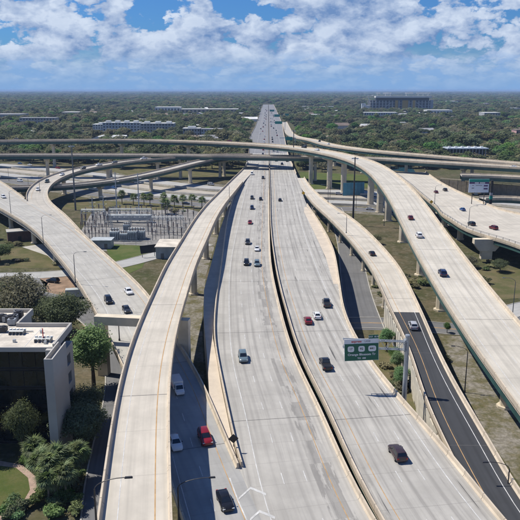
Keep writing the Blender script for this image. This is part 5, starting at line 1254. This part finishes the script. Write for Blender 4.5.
# ------------------------------------------------------------------ trees
def crown_mesh(name, seed, rx, rz, zc, nleaf, leaf, mat, lobes=12, flat=1.0):
    r = np.random.default_rng(seed); C = []
    for k in range(lobes):
        d = r.normal(size=3); d /= np.linalg.norm(d); d[2] = d[2]*.85+.12
        q = r.uniform(.35, .72); C.append((d[0]*rx*q, d[1]*rx*q, zc+d[2]*rz*q, r.uniform(.34, .52)))
    C.append((0, 0, zc, .6)); C = np.array(C)
    idx = r.integers(0, len(C), nleaf); d = r.normal(size=(nleaf, 3)); d /= np.linalg.norm(d, axis=1)[:, None]; d[:, 2] = np.where(d[:, 2] < -.35, -d[:, 2]*.6, d[:, 2])
    rad = (r.uniform(.55, 1.0, nleaf)**.5)*C[idx, 3]*(1+.16*r.normal(size=nleaf))
    P = C[idx, :3]+d*rad[:, None]*np.array([rx, rx, rz])
    nrm = d*.8+r.normal(size=(nleaf, 3))*.5+np.array([0, 0, .55]); nrm /= np.linalg.norm(nrm, axis=1)[:, None]
    a = np.cross(nrm, r.normal(size=(nleaf, 3))); a /= np.linalg.norm(a, axis=1)[:, None]; b = np.cross(nrm, a); s = (leaf*r.uniform(.55, 1.35, nleaf))[:, None]
    bend = nrm*s*.18
    V = np.stack([P-a*s-bend, P-b*s*.62, P+a*s-bend, P+b*s*.62], 1).reshape(-1, 3)
    me = bpy.data.meshes.new(name); me.vertices.add(len(V)); me.vertices.foreach_set('co', V.ravel().astype(np.float32))
    n = nleaf; me.loops.add(4*n); me.loops.foreach_set('vertex_index', np.arange(4*n, dtype=np.int32)); me.polygons.add(n)
    me.polygons.foreach_set('loop_start', np.arange(0, 4*n, 4, dtype=np.int32)); me.materials.append(M(mat)); me.update(); me.validate(); return me
def trunk_mesh(name, seed, h, r0, rx, zc, nl=5):
    r = random.Random(seed); m = MB(); m.tube([(0, 0, 0), (.1*r.uniform(-1, 1), .1*r.uniform(-1, 1), h*.5), (0, 0, h)], [r0*1.3, r0, r0*.7], 7)
    for k in range(nl):
        a = 2*math.pi*(k+r.uniform(-.3, .3))/nl; q = rx*r.uniform(.4, .65); z0 = h*r.uniform(.7, 1)
        m.tube([(0, 0, z0), (math.cos(a)*q*.5, math.sin(a)*q*.5, z0+(zc-z0)*.6), (math.cos(a)*q, math.sin(a)*q, zc+r.uniform(0, 1.5))], [r0*.55, r0*.38, r0*.15], 5)
    return m.mesh(name, 'bark')
KT = []
for k, (mt, rx, rz, zc, nl, lf) in enumerate((('leaf_oak', 6.2, 4.6, 6.4, 1500, .62), ('leaf_oak', 5.2, 4.4, 6.2, 1300, .6), ('leaf_oak', 7.2, 4.8, 6.6, 1800, .66), ('leaf_brown', 5.6, 4.6, 6.4, 1100, .6),
                                       ('leaf_brown', 4.8, 4.8, 6.6, 950, .58), ('leaf_bright', 4.6, 4.4, 6.0, 1200, .56), ('leaf_oak', 4.4, 5.4, 7.2, 1200, .56), ('leaf_bright', 5.8, 4.4, 6.2, 1500, .6))):
    KT.append((crown_mesh('crown', 100+k, rx, rz, zc, nl, lf, mt, 11+k % 4), trunk_mesh('trunk', k, zc-rz*.35, .32, rx, zc), mt))
NAMES = {'leaf_oak': 'olive green', 'leaf_brown': 'brownish half bare', 'leaf_bright': 'bright green'}
def tree(kind, x, y, s, label, group=None, rz=0, z=0, cat='tree', szf=1.0):
    T = empty('tree', (x, y, z), rz, label, cat, group); T.scale = (s, s, s*szf); mobj('trunk', kind[1], T); c = mobj('crown', kind[0], T); return T, c
# the wooded suburb: scattered over the plain, kept off roads and buildings
def vnoise(x, y, sc, seed):
    r = np.random.default_rng(seed); G = r.random((256, 256)); u, v = (x/sc) % 255, (y/sc) % 255; i, j = u.astype(int), v.astype(int); f, g_ = u-i, v-j
    f = f*f*(3-2*f); g_ = g_*g_*(3-2*g_); return (G[i, j]*(1-f)+G[i+1, j]*f)*(1-g_)+(G[i, j+1]*(1-f)+G[i+1, j+1]*f)*g_
def blocked(x, y, pad=5.0):
    b = np.zeros(len(x), bool)
    for kx in RIBS:
        rb = RIBS[kx]; C = rb.C[::2]; H = rb.hw[::2]
        for st in range(0, len(x), 4000):
            X, Y = x[st:st+4000], y[st:st+4000]; lo, hi = C[:, 1].min()-60, C[:, 1].max()+60; s_ = (Y > lo) & (Y < hi)
            if not s_.any(): continue
            d = np.hypot(X[s_, None]-C[None, :, 0], Y[s_, None]-C[None, :, 1])-H[None]; bb = d.min(1) < pad+(4 if rb.s[-1]/len(rb.C) > 5.5 else 0); q = np.zeros(len(X), bool); q[s_] = bb; b[st:st+4000] |= q
    for x0, x1, y0, y1 in FOOT: b |= (x > x0) & (x < x1) & (y > y0) & (y < y1)
    return b
def scatter(y0, y1, n, keep, seed):
    r = np.random.default_rng(seed); yy = np.sqrt(r.uniform(y0*y0, y1*y1, n)); xx = r.uniform(-1, 1, n)*(.47*yy+90); v = .6*vnoise(xx+9000, yy, 120, seed)+.4*vnoise(xx+9000, yy, 45, seed+1); k = v > keep; return xx[k], yy[k]
# small houses glimpsed between crowns
hm = MB(); hm.box((0, 0, 1.6), (13, 9, 3.2)); hw_me = hm.mesh('wall', 'bwhite'); rr = random.Random(9)
hr = MB(); hr.v = [(-7, -5, 3.2), (7, -5, 3.2), (7, 5, 3.2), (-7, 5, 3.2), (-7, 0, 5.6), (7, 0, 5.6)]; hr.f = [(0, 1, 5, 4), (2, 3, 4, 5), (1, 2, 5), (3, 0, 4), (3, 2, 1, 0)]; hr.mi = [0]*5
HR = {q: None for q in ('roof_grey', 'roof_white', 'roof_brown')}
for q in HR: HR[q] = hr.mesh('roof', q)
for k in range(120):
    y = math.sqrt(rr.uniform(760**2, 2500**2)); x = rr.uniform(-.4, .4)*y
    if blocked(np.array([x]), np.array([y]), 12)[0]: continue
    q = rr.choice(list(HR)); T = empty('house', (x, y, 0), rr.choice((0, .3, 1.57)), f'small {dict(roof_grey="grey", roof_white="white", roof_brown="brown")[q]} roofed house half hidden in the far woodland', 'house', f'houses with {q[5:]} roofs in the wood'); s_ = rr.uniform(.9, 2.6); T.scale = (s_, s_, rr.uniform(1.1, 1.9))
    FOOT.append((x-8*s_, x+8*s_, y-.055*y, y+8*s_)); mobj('wall', hw_me, T); mobj('roof', HR[q], T)

xn, yn = scatter(575, 1000, 7500, .27, 5); k = ~blocked(xn, yn, 6.5); xn, yn = xn[k], yn[k]
xm, ym = scatter(1000, 2700, 36000, .33, 6); k = ~blocked(xm, ym, 7); xm, ym = xm[k], ym[k]
xf_, yf_ = scatter(2700, 8000, 30000, .33, 7); k = ~blocked(xf_, yf_, 20); xf_, yf_ = xf_[k], yf_[k]
xg_, yg_ = scatter(8000, 26000, 24000, .2, 8)
# thin out by spacing so near crowns do not pile up
def thin(x, y, cell):
    key = {}; out = []
    for i in range(len(x)):
        c = (int(x[i]//cell), int(y[i]//cell))
        if c not in key: key[c] = 1; out.append(i)
    return np.array(out)
k = thin(xn, yn, 9.5); xn, yn = xn[k], yn[k]; k = thin(xm, ym, 10); xm, ym = xm[k], ym[k]
# nearest trees of the wood: each its own tree
vis = np.abs(xn) < .41*yn+15; order = np.argsort(np.where(vis, yn, 9e9))[:290]; isnear = np.zeros(len(xn), bool); isnear[order] = True
crowns = {}
for i in order:
    ki = int(RNG.choice(len(KT), p=(.17, .14, .13, .19, .14, .08, .09, .06))); u = 260+FPX*xn[i]/yn[i]
    side = 'at the left edge' if u < 40 else 'left, around the grey apartments' if u < 95 else 'below the condominium row' if u < 180 else 'left of the far freeway' if u < 262 else 'between far freeway and stadium' if u < 362 else 'below the stadium' if u < 436 else 'around the pavilion' if u < 492 else 'at the right edge'
    dep = 'front' if yn[i] < 690 else ('middle' if yn[i] < 800 else 'rear')
    lab = f'{NAMES[KT[ki][2]]} tree in the {dep} of the wood {side}'
    T, c = tree(KT[ki], xn[i], yn[i], float(RNG.uniform(.75, 1.5)), lab, lab.replace(' tree ', ' trees '), float(RNG.uniform(0, 6.3)), szf=.8)
    crowns.setdefault(ki, c)
for ki in range(len(KT)):
    if ki not in crowns: T, c = tree(KT[ki], 60+ki*9, 640, .8, f'{NAMES[KT[ki][2]]} tree in the wood behind the flyovers, right of the freeway', f'{NAMES[KT[ki][2]]} trees, right of the freeway'); crowns[ki] = c
def wood(name, x, y, smin, smax, zs, label, seed, probs):
    r = np.random.default_rng(seed); n = len(x); me = bpy.data.meshes.new(name); me.vertices.add(n); me.vertices.foreach_set('co', np.stack([x, y, np.zeros(n)], 1).ravel().astype(np.float32))
    s = smin+(smax-smin)*r.random(n)**1.7; rot = np.zeros((n, 3)); rot[:, 2] = r.uniform(0, 6.28, n)
    a = me.attributes.new('scl', 'FLOAT_VECTOR', 'POINT'); a.data.foreach_set('vector', np.stack([s, s, s*zs*r.uniform(.85, 1.15, n)], 1).ravel().astype(np.float32))
    a = me.attributes.new('rot', 'FLOAT_VECTOR', 'POINT'); a.data.foreach_set('vector', rot.ravel().astype(np.float32))
    a = me.attributes.new('pick', 'INT', 'POINT'); pk_ = r.choice(len(KT), n, p=probs); cl_ = np.clip((vnoise(np.asarray(x)+9000, np.asarray(y), 60, seed)*1.25-.12)*len(KT), 0, len(KT)-1).astype(int); pk_ = np.where(r.random(n) < .55, cl_, pk_); a.data.foreach_set('value', pk_.astype(np.int32))
    o = mobj(name, me); tag(o, label, 'woodland', kind='stuff')
    ng = bpy.data.node_groups.new(name, 'GeometryNodeTree'); ng.interface.new_socket('Geometry', in_out='INPUT', socket_type='NodeSocketGeometry'); ng.interface.new_socket('Geometry', in_out='OUTPUT', socket_type='NodeSocketGeometry')
    N = ng.nodes; Lk = ng.links; gi = N.new('NodeGroupInput'); go = N.new('NodeGroupOutput'); iop = N.new('GeometryNodeInstanceOnPoints'); jn = N.new('GeometryNodeJoinGeometry')
    for ki in reversed(range(len(KT))):
        oi = N.new('GeometryNodeObjectInfo'); oi.transform_space = 'ORIGINAL'; oi.inputs['Object'].default_value = crowns[ki]; oi.inputs['As Instance'].default_value = True; Lk.new(oi.outputs['Geometry'], jn.inputs[0])
    Lk.new(gi.outputs[0], iop.inputs['Points']); Lk.new(jn.outputs[0], iop.inputs['Instance']); iop.inputs['Pick Instance'].default_value = True
    for nm, ty, sk in (('scl', 'FLOAT_VECTOR', 'Scale'), ('rot', 'FLOAT_VECTOR', 'Rotation'), ('pick', 'INT', 'Instance Index')):
        na = N.new('GeometryNodeInputNamedAttribute'); na.data_type = ty; na.inputs[0].default_value = nm; Lk.new([q for q in na.outputs if q.enabled and q.name == 'Attribute'][0], iop.inputs[sk])
    Lk.new(iop.outputs[0], go.inputs[0]); md = o.modifiers.new('scatter', 'NODES'); md.node_group = ng; return o
PR = (.17, .15, .14, .18, .14, .06, .11, .05)
wood('woodland', np.r_[xn[~isnear], xm], np.r_[yn[~isnear], ym], .55, 2.0, .74, 'wooded suburb spreading beyond the flyovers', 21, PR)
wood('far_woodland', xf_, yf_, 1.4, 4.2, .5, 'far band of woodland below the horizon', 22, PR)
wood('horizon_woodland', xg_, yg_, 5, 11, .22, 'thin dark line of forest at the horizon', 23, PR)

# ------------------------------------------------------------------ near planting
NK = []
for k, (mt, rx, rz, zc, nl, lf) in enumerate((('leaf_oak', 6.4, 4.4, 6.2, 15000, .21), ('leaf_bright', 3.6, 5.2, 7.6, 12000, .19), ('leaf_oak', 5.2, 4.2, 5.8, 13000, .2), ('leaf_brown', 5.4, 4.4, 6.0, 9000, .21))):
    NK.append((crown_mesh('crown', 300+k, rx, rz, zc, nl, lf, mt, 26), trunk_mesh('trunk', 50+k, zc-rz*.4, .3, rx, zc, 9), mt))
def near_tree(k, px, pyb, s, lab, szf=1.0, group=None):
    p = at(px, pyb, 0); tree(NK[k], p.x, p.y, s, lab, group, rz=(px*1.7) % 6.28, szf=szf)
near_tree(1, 94, 389, 1.4, 'bright green tree between the office block and the straddle beam', .86)
near_tree(3, 26, 327, 1.5, 'broad olive tree behind the office roof, left one'); near_tree(2, 66, 338, 1.3, 'olive tree behind the office roof, right one'); near_tree(2, 45, 332, 1.0, 'smaller olive tree between the two broad ones behind the office roof')
near_tree(0, -4, 322, 1.2, 'olive tree at the left edge behind the office roof'); near_tree(3, 6, 300, .8, 'brownish tree beside the left parking lot')
near_tree(2, 82, 452, .95, 'dark tree right of the stair fin beside the street'); near_tree(2, 86, 425, .8, 'dark tree behind the stair fin beside the street')
for xx, yy, sc_, lb in ((-43.5, 112.4, .62, 'dark tree in the shaded courtyard nearest the stair fin'), (-51, 112.2, .66, 'dark tree in the shaded courtyard at the left picture edge')):
    tree(NK[2], xx, yy, sc_, lb, None, xx, szf=1.75)
for i_, (px, py, s_) in enumerate(((386, 350, .62), (397, 372, .55), (401, 388, .55), (394, 362, .42))):
    near_tree(1, px, py, s_, ('leafy tree in the grass trench behind the sign, farthest one', 'leafy tree in the grass trench behind the sign post, third one', 'leafy tree in the grass trench nearest the sign post', 'small leafy tree in the grass trench, second one')[i_], .75)
near_tree(1, 447, 333, .3, 'young street tree beside the ramp on the right street', .8)
for i_, (px, py, k_, s_) in enumerate(((0, 262, 0, .9), (-10, 240, 3, .8), (386, 268, 3, .6), (400, 288, 3, .5), (375, 244, 3, .55), (470, 268, 3, .6), (500, 272, 2, .6), (352, 243, 3, .45), (64, 240, 3, .5), (410, 300, 3, .35))):
    near_tree(k_, px, py, s_, ('green tree at the left edge beside the lawn', 'brownish tree at the left edge under the connector', 'scrubby brown tree between exit ramp and flyover piers', 'scrubby brown bush under the flyover near the pier', 'scrubby tree right of the exit ramp below the mast', 'scrubby brown tree under the toll deck', 'green bush tree under the toll deck at right', 'low brown bush beside the exit ramp', 'brown bush under the connector', 'small scrub at the foot of a flyover pier')[i_], .8)
# trees between the lanes behind the crossing roads
for i_, (px, py, k_, s_) in enumerate(((8, 152.5, 0, 1.1), (30, 153, 3, 1.1), (52, 152.6, 2, 1.0), (68, 153.4, 0, 1.1), (84, 152.6, 3, 1.0), (106, 153, 0, 1.1), (124, 152.6, 2, 1.0), (150, 153.2, 0, 1.0), (172, 152.4, 3, .9), (205, 160, 2, .8), (214, 163, 0, .7), (206, 170, 3, .8), (300, 170, 2, .7), (312, 168, 0, .9), (322, 172, 3, .8), (350, 170, 0, .8), (376, 174, 2, .8), (445, 168, 3, .9), (452, 166, 3, .8), (236, 168, 0, .6))):
    p = at(px, py, 0); kd = KT[(0, 5, 1, 3)[k_]]; tree(kd, p.x, p.y, s_, f'{NAMES[kd[2]]} tree seen between the stacked overpasses', f'{NAMES[kd[2]]} trees between the overpasses', px % 6.28)
# palms
def frond_mesh(L, fan, seed):
    r = random.Random(seed); m = MB()
    if fan:                                   # fan leaf: stalk with pleated blades
        m.tube([(0, 0, 0), (L*.45, 0, L*.05)], .03, 4); n = 21
        for k in range(n):
            a = -1.9+3.8*k/(n-1); a2 = .115; l = L*.66*(1-.18*abs(a)/1.9); c0 = (L*.45, 0, L*.05)
            tip = (c0[0]+math.cos(a)*l, math.sin(a)*l, c0[2]-l*.5*(.4+.8*r.random())); b1 = (c0[0]+math.cos(a-a2)*l*.55, math.sin(a-a2)*l*.55, c0[2]-.02); b2 = (c0[0]+math.cos(a+a2)*l*.55, math.sin(a+a2)*l*.55, c0[2]+.03)
            m.quad([c0, b1, tip, b2])
    else:                                     # feather leaf: arching rib with leaflets
        pts = [(L*t, 0, L*(.55*t-.75*t*t)) for t in [i/6 for i in range(7)]]; m.tube(pts, .03, 4)
        for i in range(1, 7):
            for s_ in (-1, 1):
                for f in (0, .5):
                    t = (i-f)/6; x = L*t; z = L*(.55*t-.75*t*t); w_ = L*.22*(1-.6*t); m.quad([(x, 0, z), (x+.10, 0, z), (x+w_*.7+.05, s_*w_, z-w_*.45), (x+w_*.6, s_*w_*.97, z-w_*.5)])
    return m.mesh('frond', 'leaf_palm')
FAN = [frond_mesh(2.3, True, 1), frond_mesh(2.0, True, 2), frond_mesh(2.6, True, 5)]; FEA = [frond_mesh(2.6, False, 3)]
def palm(px, py, h, fan, lab, s=1.0, n=26, group=None, seed=0):
    p = at(px, py, 0); T = empty('palm_tree', (p.x, p.y, 0), seed, lab, 'palm', group); r = random.Random(seed)
    m = MB(); m.tube([(0, 0, 0), (.1, 0, h*.5), (.05, .05, h)], [.24*s, .19*s, .2*s], 8); m.build('trunk', 'palm_bark', T)
    for k in range(n):
        el = math.radians(80-(k/n)*115+r.uniform(-8, 8)); az = k*2.399+r.uniform(-.2, .2); o = mobj('frond', r.choice(FAN if fan else FEA), T, (.05, .05, h)); o.rotation_euler = Euler((r.uniform(-.3, .3), -el, az), 'XYZ'); sc = s*r.uniform(.85, 1.15); o.scale = (sc, sc, sc)
for i_, (px, py, h, s_) in enumerate(((35, 468, 3.6, .95), (43, 486, 4.6, 1.0), (52, 494, 5.2, 1.05), (60, 488, 5.6, 1.0), (70, 486, 5.0, 1.0), (78, 480, 5.2, .95), (49, 503, 4.0, .85), (66, 500, 4.6, .9))):
    palm(px, py, h, True, 'fan palm in the cluster at the foot of the stair fin, '+('back left one', 'second from the left', 'front middle one', 'centre one', 'right of centre', 'back right one', 'low front left one', 'low front right one')[i_], s_, 44, 'palms by the stair fin', i_)
for i_, (px, py) in enumerate(((133.5, 205), (144, 205.5), (163.7, 206.5), (174.5, 207), (183, 207.4), (192, 208), (202, 208), (150, 206), (122, 204))):
    palm(px, py, 4.2+i_ % 3*.7, True, 'small palm in the row beside the frontage street behind the substation', 1.2, 16, 'palm row by the frontage street', 30+i_)
palm(165.5, 214, 5.5, True, 'bigger palm standing in front of the palm row by the substation', 1.5, 22, None, 55)
# shrubs by the office
sk = [crown_mesh('foliage', 400+k, 1.5, .95, .8, 900, .16, ('leaf_oak', 'leaf_palm', 'leaf_bright')[k], 7) for k in range(3)]
stem = MB(); stem.tube([(0, 0, 0), (0, 0, .6)], .06, 5); stem_me = stem.mesh('stem', 'bark'); rr = random.Random(3)
for k in range(34):
    q = rr.randrange(4); px, py = ((rr.uniform(32, 78), rr.uniform(496, 520)), (rr.uniform(66, 80), rr.uniform(455, 500)), (rr.uniform(20, 44), rr.uniform(455, 470)), (rr.uniform(0, 20), rr.uniform(508, 519)))[q]
    bed = ('in front of the palm cluster', 'right of the palm cluster beside the street', 'behind the lawn at the courtyard', 'at the front edge of the round lawn')[q]
    p = at(px, py, 0); T = empty('shrub', (p.x, p.y, 0), rr.uniform(0, 6), 'low leafy shrub '+bed, 'shrub', 'shrubs '+bed); s_ = rr.uniform(.7, 1.3); T.scale = (s_, s_, s_); mobj('stem', stem_me, T); mobj('foliage', rr.choice(sk), T)

# rough scrub on the ground below the ramps
sb = [crown_mesh('foliage', 430+k, 1.5, .8, .65, 520, .2, ('leaf_brown', 'leaf_oak', 'leaf_brown')[k], 6) for k in range(3)]; rr = random.Random(12); zones = (('under the flyover right of the exit ramp', 372, 446, 226, 312, 60), ('between the asphalt ramp and the flyover', 446, 520, 330, 430, 40), ('under the toll deck', 455, 520, 262, 296, 26), ('beside the substation verge', 70, 200, 206, 213, 18), ('under the left connector', 0, 70, 232, 268, 16), ('on the lots below the connector', 60, 104, 276, 345, 14), ('in the trench behind the exit sign', 372, 412, 322, 400, 22))
for zn, a0, a1, b0, b1, cnt in zones:
    cs_ = [at(rr.uniform(a0, a1), rr.uniform(b0, b1), 0) for _ in range(max(3, cnt//6))]; P_ = [rr.choice(cs_)+Vector((rr.gauss(0, 2.6), rr.gauss(0, 3.4), 0)) for _ in range(cnt)]; bl = blocked(np.array([p.x for p in P_]), np.array([p.y for p in P_]), .8)
    G_ = [k_ for k_ in RIBS if k_[0] in 'SK' and k_ != 'K0']
    for p, bad in zip(P_, bl):
        if any((np.hypot(RIBS[k_].C[:, 0]-p.x, RIBS[k_].C[:, 1]-p.y)-RIBS[k_].hw).min() < 2.0 for k_ in G_): continue
        under = bad and not zn.startswith('under')
        if under: continue
        T = empty('bush', (p.x, p.y, 0), rr.uniform(0, 6), 'low scrubby bush '+zn, 'bush', 'bushes '+zn); s_ = rr.uniform(.35, 1.6); T.scale = (s_*rr.uniform(.8, 1.5), s_, s_*rr.uniform(.5, 1.1)); mobj('stem', stem_me, T); mobj('foliage', rr.choice(sb), T)
# ------------------------------------------------------------------ air
hz_ = MB(); hz_.box((0, 0, 34.5), (59000, 59000, 71)); ho = hz_.build('haze', 'joint'); ho.data.materials.clear()
m = bpy.data.materials.new('haze_air'); m.use_nodes = True; n = NT(m.node_tree); n.n.clear(); vo = n.new('ShaderNodeVolumePrincipled'); vo.inputs['Color'].default_value = (.46, .66, 1.0, 1); vo.inputs['Density'].default_value = HAZE; vo.inputs['Anisotropy'].default_value = 0.0
mo = n.new('ShaderNodeOutputMaterial'); n.link(vo.outputs[0], mo.inputs['Volume']); ho.data.materials.append(m); tag(ho, 'thin bluish air over the whole plain', 'haze', kind='stuff')
